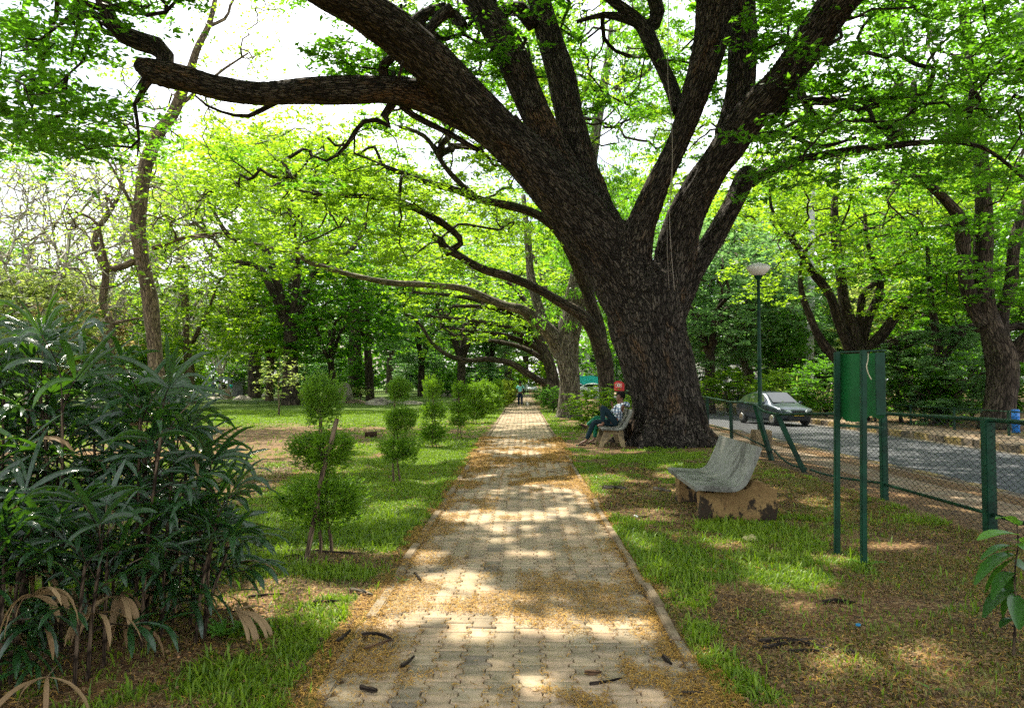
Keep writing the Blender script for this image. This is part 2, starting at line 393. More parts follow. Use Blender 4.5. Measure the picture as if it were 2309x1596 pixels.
strip('pavement', FX+.12, RX0-.21, -30, 160, lambda x, y: -.055-.095*(x-FX)/(RX0-FX)+.0*y, pave_m)
strip('pavement', RX1+.21, 15.6, -30, 160, lambda x, y: -.105+.0*y, pave_m)
k = NT('roadside_kerb'); p = k.pos(); sx_ = k.t.nodes.new('ShaderNodeSeparateXYZ'); k.l(p, sx_.inputs[0])
wv = k.t.nodes.new('ShaderNodeMath'); wv.operation = 'PINGPONG'; k.l(sx_.outputs[1], wv.inputs[0]); wv.inputs[1].default_value = .9
band = k.rng(wv.outputs[0], .44, .46)
c = k.mix(band, (.30, .215, .06), (.06, .055, .05))
c = k.mix(k.rng(k.noise(7, 6, p, .7), .42, .6, .15, .9), c, (.20, .15, .10))
rk_m = k.done(k.pbr(c, .85, 0, k.bump(k.noise(40, 4, p), .6, .01), .2))
kerb_run('road_kerb', RX0-.1, -10, 130, 1.0, .2, -.135, -.45, rk_m, 0, .01, 5)
kerb_run('road_kerb', RX1+.1, -10, 130, 1.0, .2, -.10, -.45, rk_m, 0, .01, 6)
# ---------------------------------------------------------------- grass blades
def blades(n, xr, yr, hgt, wid, seed, power=1.0, ybias=1.0):
    rg = np.random.RandomState(seed)
    x = rg.uniform(*xr, n); y = yr[0]+(yr[1]-yr[0])*rg.rand(n)**ybias
    vis = np.abs(x) < (y+1.5)*.75+.6
    m = grass_mask(x, y); keep = vis & (rg.rand(n) < np.maximum(m, .05*(fbm(x, y, .5, 9) > .42))) & ~((x > PL-.02) & (x < PR+.02))
    # some blades lean over the path edge
    x, y, m = x[keep], y[keep], m[keep]; n = len(x)
    z = ground_z(x, y)+(fbm(x, y, .18, 4, 2)-.5)*.018*(y < 24)-.004
    az = rg.uniform(0, 6.28, n); lean = rg.uniform(.25, 1.15, n)
    h = hgt*rg.uniform(.5, 1.4, n)*(.6+.8*fbm(x, y, .35, 5)); w = wid*rg.uniform(.6, 1.3, n)
    d = np.stack([np.cos(az), np.sin(az), 0*az], -1); s = np.stack([-np.sin(az), np.cos(az), 0*az], -1)
    b = np.stack([x, y, z], -1); up = np.array([0, 0, 1.])
    hm = b+d*(h*.35*np.sin(lean))[:, None]+up*(h*.6*np.cos(lean*.6))[:, None]
    tp = b+d*(h*np.sin(lean))[:, None]+up*(h*(np.cos(lean*.9))*.95)[:, None]
    hw = (w/2)[:, None]
    vv = np.stack([b-s*hw*.7, b+s*hw*.7, hm+s*hw, hm-s*hw, tp], 1).reshape(-1, 3)
    o = np.arange(n)[:, None]*5
    loops = np.concatenate([(o+np.array([[0, 1, 2, 3]])), ], 0).ravel(); l3 = (o+np.array([[3, 2, 4]])).ravel()
    r = np.clip(rg.rand(n)*.6+.5*(fbm(x, y, .8, 11)-.2), 0, 1)
    return vv, loops, l3, np.repeat(r, 5)
def merge_blades(name, sets, mat, label=None):
    vs_, q_, t_, r_ = [], [], [], []; o = 0
    for v, q, t, r in sets: vs_.append(v); q_.append(q+o); t_.append(t+o); r_.append(r); o += len(v)
    q = np.concatenate(q_); t = np.concatenate(t_)
    me = fast_mesh(name, np.vstack(vs_), np.r_[np.full(len(q)//4, 4), np.full(len(t)//3, 3)], np.r_[q, t], {'rnd': ('FLOAT', 'POINT', np.concatenate(r_))}, True)
    return link(name, me, None, mat)
grass_m = leaf_mat('grass_blade', (.045, .11, .005), (.24, .34, .014), (.26, .44, .015), .5, .35)
straw_m = leaf_mat('thin_yellow_grass', (.075, .085, .012), (.24, .22, .05), (.25, .3, .03), .55, .3)
g1 = blades(330000, (-5.2, 4.8), (3.2, 9), .05, .0075, 1, ybias=1.15)
g2 = blades(260000, (-9, 4.8), (9, 18), .055, .013, 2)
g3 = blades(170000, (-22, 4.8), (18, 42), .065, .03, 3); g6 = blades(26000, (-5.2, 4.8), (3.2, 9), .10, .012, 21)
o = merge_blades('grass', [g1, g2, g3, g6], grass_m)
prop(o, 'short carpet grass growing in green patches over the bare brown soil', 'grass', kind='stuff')

# thin straw coloured grass between the patches
rg_ = np.random.RandomState(44); _gm = grass_mask
def thin_mask(x, y): return np.clip((fbm(x, y, 1.1, 71)-.36)*4, 0, .75)*(1-.5*_gm(x, y))
grass_mask = thin_mask
g4 = blades(150000, (.9, 4.8), (3.4, 16), .035, .008, 14, ybias=1.1); g5 = blades(60000, (-5, -1.1), (3.4, 14), .035, .008, 15)
grass_mask = _gm
o = merge_blades('thin_grass', [g4, g5], straw_m); prop(o, 'thin yellowing grass creeping over the bare soil', 'grass', kind='stuff')
# ================================================================ TREES
M_BARK_MAIN = bark_mat('bark_rain_tree', (.030, .024, .019), (.080, .066, .052), (.15, .085, .04), 21, 1.0, .07)  # orange flecks put sunlit spots on the limbs into the bark colour
M_BARK_DARK = bark_mat('bark_dark', (.035, .027, .020), (.085, .065, .048), None, 14, .8, .04, (.05, .06, .02))
M_BARK_GREY = bark_mat('bark_grey', (.075, .062, .045), (.19, .165, .125), None, 18, .6, .03, (.12, .11, .07))
M_BARK_TAN = bark_mat('bark_tan', (.075, .055, .036), (.17, .125, .080), None, 20, .35, .02)
M_BARK_PALE = bark_mat('bark_pale', (.25, .22, .18), (.48, .44, .38), None, 10, .4, .02)
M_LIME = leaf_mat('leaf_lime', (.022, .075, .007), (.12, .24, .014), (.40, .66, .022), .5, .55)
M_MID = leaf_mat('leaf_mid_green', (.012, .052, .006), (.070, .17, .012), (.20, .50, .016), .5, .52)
M_BLUE = leaf_mat('leaf_cool_green', (.035, .095, .035), (.14, .24, .10), (.24, .48, .12), .45, .5)
M_PALE = leaf_mat('leaf_pale_green', (.09, .14, .030), (.25, .31, .08), (.50, .62, .12), .5, .55)
M_OLIVE = leaf_mat('leaf_brownish', (.16, .12, .05), (.34, .26, .13), (.55, .42, .16), .6, .5)

class Tree:
    def __init__(s, seed):
        s.rng = np.random.RandomState(seed); s.tb = Tubes(); s.np_, s.nr, s.nd = [], [], []; s.tips = []
    def limb(s, pts, n=None, sides=10, lump=.05, node=True, grow_from=0.0):
        """pts rows (x, y, z, r)"""
        P = np.asarray(pts, float); L = np.linalg.norm(np.diff(P[:, :3], axis=0), axis=1).sum()
        n = n or max(5, int(L/.3)); C = catmull(P, n); C[:, 3] = np.maximum(C[:, 3], .004)
        s.tb.add(C[:, :3], C[:, 3], sides, lump=lump, rng=s.rng)
        if node:
            k0 = int(n*grow_from); d = nrm(np.gradient(C[:, :3], axis=0))
            s.np_.append(C[k0:, :3]); s.nr.append(C[k0:, 3]); s.nd.append(d[k0:])
        return C
    def colonize(s, T, step=.45, jit=.10, rtip=.006, rk=.0085, rexp=.5, droop=0., sides=5, rmax=.3):
        """join every target point to the nearest limb or twig already grown"""
        T = np.asarray(T, float); rng = s.rng
        base = np.vstack(s.np_); bd = np.vstack(s.nd); brad = np.concatenate(s.nr)
        d0 = np.array([np.min(np.sum((base-t)**2, 1)) for t in T])
        order = np.argsort(d0)
        cap = len(base)+int(len(T)*max(4, 1.3*np.sqrt(d0).mean()/step+4))+4000
        P = np.zeros((cap, 3)); D = np.zeros((cap, 3)); par = np.full(cap, -1); n = len(base); nb = n
        P[:n] = base; D[:n] = bd; born = np.zeros(cap)
        for ti in order:
            t = T[ti]; dv = t-P[:n]; dd = np.sqrt((dv**2).sum(1))
            cosang = (dv*D[:n]).sum(1)/np.maximum(dd, 1e-6)
            cost = dd*(1.25-.35*cosang); j = int(np.argmin(cost)); dist = dd[j]
            m = max(2, int(dist/step)+1)
            if n+m >= cap: break
            a = P[j]; c = a+D[j]*dist*.45+np.array([0, 0, droop*dist])
            tt = np.linspace(0, 1, m+1)[1:, None]
            q = (1-tt)**2*a+2*tt*(1-tt)*c+tt**2*t
            q[:-1] += rng.normal(0, jit*min(1., dist), (m-1, 3))
            P[n:n+m] = q; par[n] = j; par[n+1:n+m] = np.arange(n, n+m-1)
            D[n:n+m] = nrm(np.diff(np.vstack([a[None], q]), axis=0)); n += m
        cnt = np.zeros(n); kids = [[] for _ in range(n)]
        for i in range(nb, n): kids[par[i]].append(i)
        for i in range(n-1, nb-1, -1):
            if not kids[i]: cnt[i] = 1
            else: cnt[i] = sum(cnt[k] for k in kids[i])
        rad = np.minimum(rtip+rk*(cnt-1)**rexp, rmax)
        stack = [(j, k) for j in range(nb) for k in kids[j]]
        while stack:
            j, k = stack.pop(); line = [j, k]
            while kids[k]:
                ks = sorted(kids[k], key=lambda q: -cnt[q])
                for q in ks[1:]: stack.append((k, q))
                k = ks[0]; line.append(k)
            pts = P[line]; rr = rad[line].copy()
            rr[0] = min(rr[1]*1.15, brad[j] if j < nb else 1e9)
            sd = sides if rr.max() > .02 else 4 if rr.max() > .012 else 3
            s.tb.add(pts, rr, sides if rr.max() < .06 else sides+3, cap_end=False) if True else None
        ends = np.array([i for i in range(nb, n) if not kids[i]], int)
        s.tips = P[ends]; s.tdir = D[ends]; s.all = P[nb:n]; s.alld = D[nb:n]; s.allr = rad[nb:n]
    def leaves(s, per, spread, size, asp=.42, flat=.4, extra=None, droopy=0.0, along=0.0, keep=None, tilt=.55, seed=0, anchors=None):
        rng = np.random.RandomState(900+seed); A = s.tips if anchors is None else anchors
        if along > 0:
            thin = s.all[s.allr < .02]; m = rng.rand(len(thin)) < along; A = np.vstack([A, thin[m]])
        k = len(A); cnt = rng.poisson(per, k); idx = np.repeat(np.arange(k), cnt); n = len(idx)
        sz = spread*rng.uniform(.6, 1.35, k)
        # fronds: leaflets gather in small flat sprays around each tip
        ns = 7; sc = rng.normal(0, 1, (k, ns, 3))*[1, 1, flat*1.1]*sz[:, None, None]*.62
        which = rng.randint(0, ns, n); lvl = rng.rand(k, ns)
        off = sc[idx, which]+rng.normal(0, 1, (n, 3))*[1, 1, flat*.55]*sz[idx][:, None]*.21
        # fans of leaflets: several leaves share a sub-cluster
        c = A[idx]+off
        if extra is not None: c = np.vstack([c, extra]); idx = np.r_[idx, np.zeros(len(extra), int)]; n = len(c)
        if keep is not None:
            m = keep(c); c = c[m]; idx = idx[m]; which = which[m]; n = len(c)
        az = rng.uniform(0, 6.28, n); el = rng.normal(0, tilt*.6, n)-droopy
        d = np.stack([np.cos(az)*np.cos(el), np.sin(az)*np.cos(el), np.sin(el)], -1)
        u = nrm(np.cross(d, np.array([0, 0, 1.])+rng.normal(0, tilt, (n, 3))))
        L = (size*rng.uniform(.6, 1.3, n))[:, None]; W = L*asp
        a = c-d*L*.5; b = c+d*L*.5; mid = c-d*L*.05
        vv = np.stack([a, mid+u*W*.5, b, mid-u*W*.5], 1).reshape(-1, 3)
        cl = rng.rand(k)
        r = np.clip(cl[idx]*.40+lvl[idx, which]*.30+rng.rand(n)*.34-.02, 0, 1)
        return vv, np.repeat(r, 4)
def crown_mesh(name, sets):
    v = np.vstack([a for a, _ in sets]); r = np.concatenate([b for _, b in sets])
    return fast_mesh(name, v, 4, np.arange(len(v)), {'rnd': ('FLOAT', 'POINT', r)})
def put_tree(label, T, crown, bark, leafm, loc, group=None, cat='tree', name='tree', trunk_mesh=None):
    """T's geometry is in world space; store relative to loc"""
    loc = np.asarray(loc, float)
    root = empty(name, loc, label, cat, group)
    tm = trunk_mesh if trunk_mesh is not None else T.tb.mesh('trunk')
    n = len(tm.vertices); a = np.empty(n*3, np.float32); tm.vertices.foreach_get('co', a)
    tm.vertices.foreach_set('co', (a.reshape(-1, 3)-loc.astype(np.float32)).ravel()); tm.update()
    link('trunk', tm, root, bark)
    if crown:
        v = np.vstack([a for a, _ in crown])-loc; r = np.concatenate([b for _, b in crown])
        link('crown', fast_mesh('crown', v, 4, np.arange(len(v)), {'rnd': ('FLOAT', 'POINT', r)}), root, leafm)
    return root
def PL3(rows, base_y=None):
    """rows (u, v, width_px, Y) -> (x, y, z, r)"""
    out = []
    for u, v, w, Y in rows:
        p = V(u, v, Y); out.append((*p, w/2/FOC*Y))
    return np.array(out)
def shell(rng, n, c, rx, ry, z0, z1, power=.5, thick=1.2, sector=None):
    """points on an umbrella shaped crown"""
    a = rng.uniform(0, 2*np.pi, n) if sector is None else rng.uniform(*sector, n)
    q = rng.rand(n)**power; 
    x = c[0]+rx*q*np.cos(a); y = c[1]+ry*q*np.sin(a)
    z = z1-(z1-z0)*q**2.2+rng.normal(0, thick*.5, n)
    return np.stack([x, y, z], -1)
# ---------------------------------------------------------------- the great tree beside the path
t1 = Tree(11)
B1 = G(1507, 1000)
Yt = 19.6
trunk = PL3([(1510,1012,215,Yt),(1508,996,188,Yt),(1507,965,160,Yt),(1506,931,147,Yt),(1494,874,148,Yt),(1479,808,155,Yt),(1462,740,164,Yt),(1455,690,168,Yt),(1450,640,150,Yt),(1448,600,100,Yt)])
t1.limb(trunk, 44, 28, .035, grow_from=1.0) if False else None
limbs = {
 'L1': ([(1450,720,140,19.6),(1402,618,142,19.5),(1335,520,132,19.3),(1262,437,122,19.0),(1185,352,108,18.6),(1108,278,96,18.2),(1010,178,93,17.6),(920,95,96,17.0),(830,30,94,16.4),(720,-30,88,15.6),(560,-95,76,14.6),(380,-150,60,13.4),(200,-230,40,12)], .55),
 'L2': ([(1325,500,90,19.3),(1282,410,84,19.3),(1235,320,76,19.4),(1196,230,70,19.5),(1161,143,70,19.6),(1118,64,66,19.7),(1073,0,60,19.9),(1020,-80,56,20.2),(940,-200,40,20.8)], .75),
 'L3': ([(1385,570,90,19.4),(1345,470,78,19.7),(1310,370,70,20.0),(1285,270,68,20.3),(1266,176,62,20.6),(1241,90,58,21.0),(1215,0,52,21.4),(1180,-100,42,22),(1140,-220,30,22.6)], .7),
 'L4': ([(1425,640,90,19.5),(1435,545,74,19.2),(1468,450,58,19.0),(1525,330,50,18.8),(1565,220,62,18.6),(1600,100,74,18.4),(1616,0,88,18.2),(1630,-100,80,17.6),(1650,-260,60,16.4),(1690,-420,40,15)], .75),
 'L6': ([(1495,700,100,19.6),(1518,600,92,19.6),(1541,500,84,19.4),(1590,405,74,19.1),(1638,335,74,18.7),(1692,260,78,18.3),(1757,190,74,17.9),(1820,105,82,17.4),(1895,0,80,16.8),(1990,-110,70,16),(2130,-260,50,14.8)], .7),
 'L5': ([(1640,310,64,18.9),(1668,210,62,19.0),(1675,100,66,19.1),(1672,0,62,19.2),(1660,-110,50,19.4),(1650,-240,36,19.8)], .6),
 'L7': ([(1512,700,80,19.8),(1558,615,58,20.0),(1606,542,46,20.3),(1650,465,42,20.6),(1678,405,48,20.9),(1690,384,36,21)], .9),
 'LB': ([(1165,340,90,19.0),(1090,280,78,18.6),(1000,236,74,18.2),(900,206,66,17.8),(760,204,62,17.3),(650,208,56,16.9),(580,211,53,16.7),(500,200,56,16.4),(430,180,57,16.2),(360,166,58,16.0),(325,152,46,15.9),(303,140,26,15.8)], .8),
}
big = Tubes(); r_ = np.random.RandomState(2)
def bigadd(C, sides, lump): big.add(C[:, :3], C[:, 3], sides, lump=lump, rng=r_)
Ct = catmull(trunk, 46)
bigadd(Ct, 30, .03)
# root flare
for a in np.linspace(0, 2*np.pi, 11)[:-1]+.3:
    c = V(1508, 985, Yt); d = np.array([math.cos(a), math.sin(a), 0]); rr = 1.10+.22*math.sin(5*a+1)
    g = catmull([(*(c+d*.55+[0, 0, .95]), .30), (*(c+d*.78+[0, 0, .35]), .24), (*(c+d*rr+[0, 0, -.02]), .15), (*(c+d*(rr+.4)+[0, 0, -.22]), .06)], 14)
    bigadd(g, 10, .05)
for nme, (rows, gf) in limbs.items():
    P = PL3(rows); L = np.linalg.norm(np.diff(P[:, :3], axis=0), axis=1).sum()
    C = catmull(P, int(L/.22)); bigadd(C, 20, .03)
    k0 = int(len(C)*gf); t1.np_.append(C[k0:, :3]); t1.nr.append(C[k0:, 3]); t1.nd.append(nrm(np.gradient(C[:, :3], axis=0))[k0:])
def minor(rows, lump=.05, gf=0.3, sides=10):
    P = PL3(rows); return t1.limb(P, None, sides, lump, True, gf)
# torn end of the level branch and the knee branch above it
minor([(372,160,40,16.1),(372,128,40,16.1),(366,108,44,16.1),(340,102,44,16.05),(310,92,42,16),(285,82,42,15.9),(258,60,38,15.8),(240,25,36,15.7),(226,-20,34,15.6),(190,-90,28,15.4),(130,-170,20,15)], gf=.5, sides=12)
minor([(250,58,24,15.8),(222,34,20,15.7),(190,30,18,15.6),(160,38,14,15.5),(130,60,8,15.4),(90,90,5,15.3)])
minor([(196,34,10,15.6),(178,44,9,15.5),(172,80,7,15.5),(160,120,3,15.4)], gf=1)
minor([(232,20,18,15.7),(200,10,14,15.5),(160,-10,10,15.3)])
minor([(262,78,16,15.9),(232,70,13,15.8),(222,50,9,15.7)], gf=1)
minor([(212,58,12,15.7),(204,90,9,15.7),(186,140,6,15.6),(150,172,5,15.5),(120,200,3,15.4)])
minor([(255,18,16,15.8),(290,8,12,15.8),(325,34,11,15.9),(370,30,9,16),(400,0,7,16.1)])
minor([(340,178,16,16),(322,205,14,16.2),(306,215,12,16.2),(304,262,9,16.3),(318,300,7,16.3),(306,330,5,16.3),(310,352,4,16.3)], gf=.6, sides=7)
minor([(336,176,26,16),(320,196,22,16),(312,202,14,16)], gf=1)
minor([(620,232,14,17),(560,262,10,17.2),(512,256,7,17.3),(470,240,6,17.3),(440,216,5,17.3)], gf=.6)
minor([(885,235,22,17.9),(866,262,20,18),(880,285,14,18),(838,268,12,18),(808,286,11,18.1),(780,330,9,18.2),(742,362,7,18.3),(706,352,5,18.3)], gf=.4, sides=8)
minor([(905,238,18,18),(935,262,15,18.2),(1010,300,13,18.4),(1080,340,11,18.6)], gf=.5)
minor([(806,288,9,18.1),(790,320,8,18.1),(760,330,6,18.1),(738,310,5,18)], gf=.2)
minor([(905,10,6,17),(900,60,5,17),(905,90,3,17)], gf=1)
minor([(885,130,20,17.4),(862,150,24,17.5),(866,170,22,17.6),(880,190,16,17.7)], gf=1)
minor([(1020,20,30,18),(985,45,26,18),(960,78,18,17.9),(930,120,14,17.8)], gf=1)
minor([(1045,60,24,19.7),(1005,20,28,19.7),(960,35,30,19.6),(930,50,20,19.5),(900,80,14,19.4)], gf=.6)
minor([(1130,30,30,20.8),(1170,20,34,20.9),(1205,60,34,21)], gf=1)
minor([(1690,412,28,21),(1722,392,25,20.8),(1800,362,21,20.4),(1900,342,18,20),(2000,330,15,19.6),(2110,320,12,19.2),(2220,335,9,18.8),(2330,420,7,18.4)], gf=.15, sides=9)
minor([(1530,250,30,18.9),(1512,190,32,19.3),(1482,130,32,19.6),(1455,70,36,19.9),(1430,38,28,20),(1385,5,24,20.1),(1330,-40,18,20.3)], gf=.8)
minor([(1450,66,34,19.9),(1482,46,34,20),(1480,15,36,20),(1466,-30,32,20.1)], gf=1)
minor([(1446,62,14,19.9),(1400,40,20,20),(1360,34,14,20.1),(1300,50,8,20.2)], gf=.6)
minor([(1742,262,24,18.4),(1790,225,22,18.6),(1850,230,18,18.8),(1960,225,13,19),(2070,215,9,19.2)], gf=.3)
minor([(1700,308,14,19),(1760,300,12,19.3),(1850,330,9,19.6),(1930,310,7,19.8)], gf=.3)
# remeshed union of trunk and great limbs
bme = big.mesh('trunk'); bo = link('trunk_union', bme)
rm = bo.modifiers.new('r', 'REMESH'); rm.mode = 'VOXEL'; rm.voxel_size = .05; rm.adaptivity = 0
sm = bo.modifiers.new('s', 'SMOOTH'); sm.factor = .6; sm.iterations = 7
dg = bpy.context.evaluated_depsgraph_get(); ev = bo.evaluated_get(dg)
tm = ev.to_mesh(); nv = len(tm.vertices); co = np.empty(nv*3, np.float32); tm.vertices.foreach_get('co', co); co = co.reshape(-1, 3).astype(float)
nl = len(tm.loops); lv = np.empty(nl, np.int32); tm.loops.foreach_get('vertex_index', lv)
lt = np.empty(len(tm.polygons), np.int32); tm.polygons.foreach_get('loop_total', lt)
nn = np.empty(nv*3, np.float32); tm.vertices.foreach_get('normal', nn); nn = nn.reshape(-1, 3).astype(float)
ev.to_mesh_clear(); bpy.data.objects.remove(bo)
# bark coordinates: each vertex takes those of the nearest limb, along it squeezed
from mathutils.kdtree import KDTree
allC = [Ct]+[catmull(PL3(rows), 60) for rows, _ in limbs.values()]
fr = []; acc = 0
for C in allC:
    C = catmull(C, max(60, int(np.linalg.norm(np.diff(C[:, :3], axis=0), axis=1).sum()/.08)))
    T = nrm(np.gradient(C[:, :3], axis=0)); N = np.zeros_like(T); N[0] = nrm(np.cross(T[0], [0, 1, 0]))
    for i in range(1, len(T)): v = N[i-1]-T[i]*np.dot(N[i-1], T[i]); N[i] = nrm(v)
    s_ = np.r_[0, np.cumsum(np.linalg.norm(np.diff(C[:, :3], axis=0), axis=1))]+acc; acc += 40
    fr.append(np.hstack([C, T, N, np.cross(T, N), s_[:, None]]))
FR = np.vstack(fr)
kd = KDTree(len(FR)); [kd.insert(Vector(p[:3]), i) for i, p in enumerate(FR)]; kd.balance()
idx = np.array([kd.find(Vector(p))[1] for p in co]); f = FR[idx]
rel = co-f[:, :3]
a1 = (rel*f[:, 7:10]).sum(1); a2 = (rel*f[:, 10:13]).sum(1); a3 = (rel*f[:, 4:7]).sum(1)+f[:, 13]
ang = np.arctan2(a2, a1)
rdg = np.sin(ang*17+2.2*np.sin(a3*1.3)+f[:, 13]*.0)*.011+np.sin(ang*29-a3*1.1+1.7*np.sin(a3*2.3))*.008
lumps = (vnoise(ang*2.2+30, a3, .55, 2)-.5)*.07+(vnoise(ang*6+9, a3*1.2, .4, 5)-.5)*.035
co += nn*(rdg+lumps)[:, None]*np.clip(f[:, 3:4]/.55, .25, 1.1)
trunk_me = fast_mesh('trunk', co, lt, lv, {'bk': ('FLOAT_VECTOR', 'POINT', np.stack([a1, a2, a3*.36], -1))}, True)
# crown targets -----------------------------------------------------
rg = np.random.RandomState(21)
tg = []
tg.append(shell(rg, 900, (.5, 14.5), 16, 15, 9.0, 15.8, .55, 1.3))                    # the wide umbrella overhead, mostly out of view, spread to shade the foreground
def block(n, u0, u1, v0, v1, Y0, Y1):
    return np.array([V(rg.uniform(u0, u1), rg.uniform(v0, v1), rg.uniform(Y0, Y1)) for _ in range(n)])
tg += [block(130, 1700, 2330, 0, 330, 15, 25), block(46, 1720, 2330, 200, 420, 17, 23), block(34, 0, 180, 60, 330, 13, 19), block(20, 30, 300, 190, 340, 14.5, 19),
       block(16, 130, 450, -30, 120, 14.5, 16.5), block(50, 850, 1180, -30, 190, 19, 23), block(18, 740, 900, 100, 190, 17, 19), block(9, 680, 900, 270, 440, 17.6, 20), block(50, 1240, 1640, -60, 260, 20, 24)]
T = np.vstack(tg)
def uv_of(P):
    d = (P-[0, 0, CAM_H]) @ CM; return 1154.5+d[:, 0]/-d[:, 2]*FOC, 798-d[:, 1]/-d[:, 2]*FOC
uu, vv_ = uv_of(T); front = T[:, 1] > 1.0
inview = front & (uu > -40) & (uu < 2350) & (vv_ > -20)
# open sky seen over the left and between the limbs stays open; nothing hangs in front of the trunk
hole = inview & (((uu > 390) & (uu < 740) & (vv_ < 330)) | ((uu > 215) & (uu < 400) & (vv_ > 60) & (vv_ < 200)) | ((uu > 900) & (uu < 1680) & (T[:, 1] < 18.9)) | (vv_ > 430) | ((uu < 150) & (vv_ < 40)))
T = T[~hole]
t1.colonize(T, .45, .11, .011, .014, .52, droop=.0, rmax=.16)
# sun patches: crown leaves are left out along the sun rays to place them
def sunfleck(g):
    n = fbm(g[:, 0], g[:, 1]*.8, 1.5, 31, 3)
    m = n > .715
    for (u, v, ru, rv) in SUNP:
        c = G(u, v); a = abs(G(u+ru, v)[0]-c[0]); b = abs(G(u, v-rv)[1]-G(u, v+rv)[1])/2
        m |= ((g[:, 0]-c[0])/a)**2+((g[:, 1]-c[1])/b)**2+(vnoise(g[:, 0], g[:, 1], .25, 8)-.5)*1.3 < 1.45
    for (x, y, a, b) in SHADE: m &= ~(((g[:, 0]-x)/a)**2+((g[:, 1]-y)/b)**2 < 1)
    for (x, y, a, b) in SUNG: m |= ((g[:, 0]-x)/a)**2+((g[:, 1]-y)/b)**2+(vnoise(g[:, 0], g[:, 1], .25, 8)-.5)*1.1 < 1
    return m
SHADE = [(2.5, 9.0, 1.3, 1.5), (-2.2, 4.2, 1.2, .8)]
_pt = V(30, 850, 4.3)-SUN*(1.7/SUN[2]); _pt2 = V(150, 830, 4.6)-SUN*(1.65/SUN[2])
SUNG = [(_pt[0], _pt[1], .42, .40), (_pt2[0]-.1, _pt2[1], .16, .2)]
SUNP = [(1090,1163,95,12),(1230,1160,40,9),(1075,1350,105,24),(1270,1405,95,26),(1440,1410,75,26),(1215,1540,50,24),(1080,1425,80,24),(760,1248,150,14),(950,1262,50,18),(640,1380,60,22),
        (1790,1310,90,26),(1920,1270,60,14),(2100,1480,90,26),(1450,1225,40,16),(1740,1175,50,8),(1010,1100,60,7),(1170,1060,60,6),(900,1140,60,14),(640,1160,70,14),(880,1010,60,8),(1180,1020,50,4),
        (1150,985,50,4),(1190,1245,60,8),(520,1020,60,6),(600,1060,60,8),(2000,1230,80,8),(1350,1075,60,7),(1640,1230,50,12),(560,1480,50,20),(1600,1480,50,20),(1380,1190,22,14),(1480,1050,50,6)]
def keep_sun(c):
    t = c[:, 2]/SUN[2]; g = c-SUN[None]*t[:, None]
    near = (g[:, 1] > 2.0) & (g[:, 1] < 19) & (abs(g[:, 0]) < 9)
    return ~(near & sunfleck(g))
tipu, tipv = uv_of(t1.tips)
vis = (t1.tips[:, 1] > 8) & (tipu > -60) & (tipu < 2370) & (tipv > -60)
cr = [t1.leaves(250, .95, .18, .42, .40, keep=keep_sun, anchors=t1.tips[vis], seed=1, tilt=.5), t1.leaves(300, 1.2, .33, .55, .5, keep=keep_sun, anchors=t1.tips[~vis], seed=2)]  # unseen tips carry bigger leaves for shade; both sets are cut for sun patches
# join great limbs with twigs into one trunk mesh
tw = t1.tb.mesh('twigs')
def join_np(m1, m2):
    out = []
    for m in (m1, m2):
        a = np.empty(len(m.vertices)*3, np.float32); m.vertices.foreach_get('co', a); b = np.empty(len(m.vertices)*3, np.float32); m.attributes['bk'].data.foreach_get('vector', b)
        l = np.empty(len(m.loops), np.int32); m.loops.foreach_get('vertex_index', l); t = np.empty(len(m.polygons), np.int32); m.polygons.foreach_get('loop_total', t)
        out.append((a.reshape(-1, 3), b.reshape(-1, 3), l, t))
    (a, b, l, t), (a2, b2, l2, t2) = out
    return fast_mesh('trunk', np.vstack([a, a2]), np.r_[t, t2], np.r_[l, l2+len(a)], {'bk': ('FLOAT_VECTOR', 'POINT', np.vstack([b, b2]))}, True)
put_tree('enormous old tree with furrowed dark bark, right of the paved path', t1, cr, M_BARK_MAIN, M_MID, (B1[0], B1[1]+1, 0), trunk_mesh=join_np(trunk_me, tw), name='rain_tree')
# ---------------------------------------------------------------- trees behind it along the path
def ellip(rg, n, c, r, hollow=.35):
    d = nrm(rg.normal(0, 1, (n, 3))); q = (hollow+(1-hollow)*rg.rand(n))**.6
    return np.asarray(c)+d*np.asarray(r)*q[:, None]
def clear_view(T, boxes):
    u, v = uv_of(T); m = np.ones(len(T), bool)
    for (u0, u1, v0, v1) in boxes: m &= ~((u > u0) & (u < u1) & (v > v0) & (v < v1))
    return T[m]
rg = np.random.RandomState(33)
def blockT(n, u0, u1, v0, v1, Y0, Y1):
    return np.array([V(rg.uniform(u0, u1), rg.uniform(v0, v1), rg.uniform(Y0, Y1)) for _ in range(n)])
# dark forked tree whose long limbs sweep out over the lawn
t = Tree(5)
t.limb(PL3([(1366,945,46,30),(1366,925,36,30),(1368,880,33,30),(1366,830,36,30),(1356,790,40,30),(1340,750,34,29.7),(1316,715,28,29.4),(1270,685,23,29),(1210,650,21,28.6),(1150,625,20,28.2),(1090,608,19,28),(1040,580,18,27.8),(1005,560,18,27.6),(992,535,14,27.5)]), lump=.06, grow_from=.45, sides=12)
t.limb(PL3([(1356,790,34,30),(1350,740,30,30.2),(1334,690,30,30.2),(1318,640,28,30),(1290,575,26,29.5),(1262,525,24,29),(1225,492,22,28.5),(1180,472,20,28),(1130,460,18,27.5),(1075,448,17,27),(1030,430,16,26.6),(960,410,14,26.2),(900,388,11,26),(860,372,8,25.8)]), lump=.06, grow_from=.4, sides=12)
t.limb(PL3([(1003,572,18,27.8),(1040,545,14,27.8),(1000,505,16,27.5),(955,480,15,27.2),(900,455,14,27),(860,446,13,26.8),(780,441,11,26.4),(700,436,8,26),(665,425,5,25.8)]), grow_from=.3)
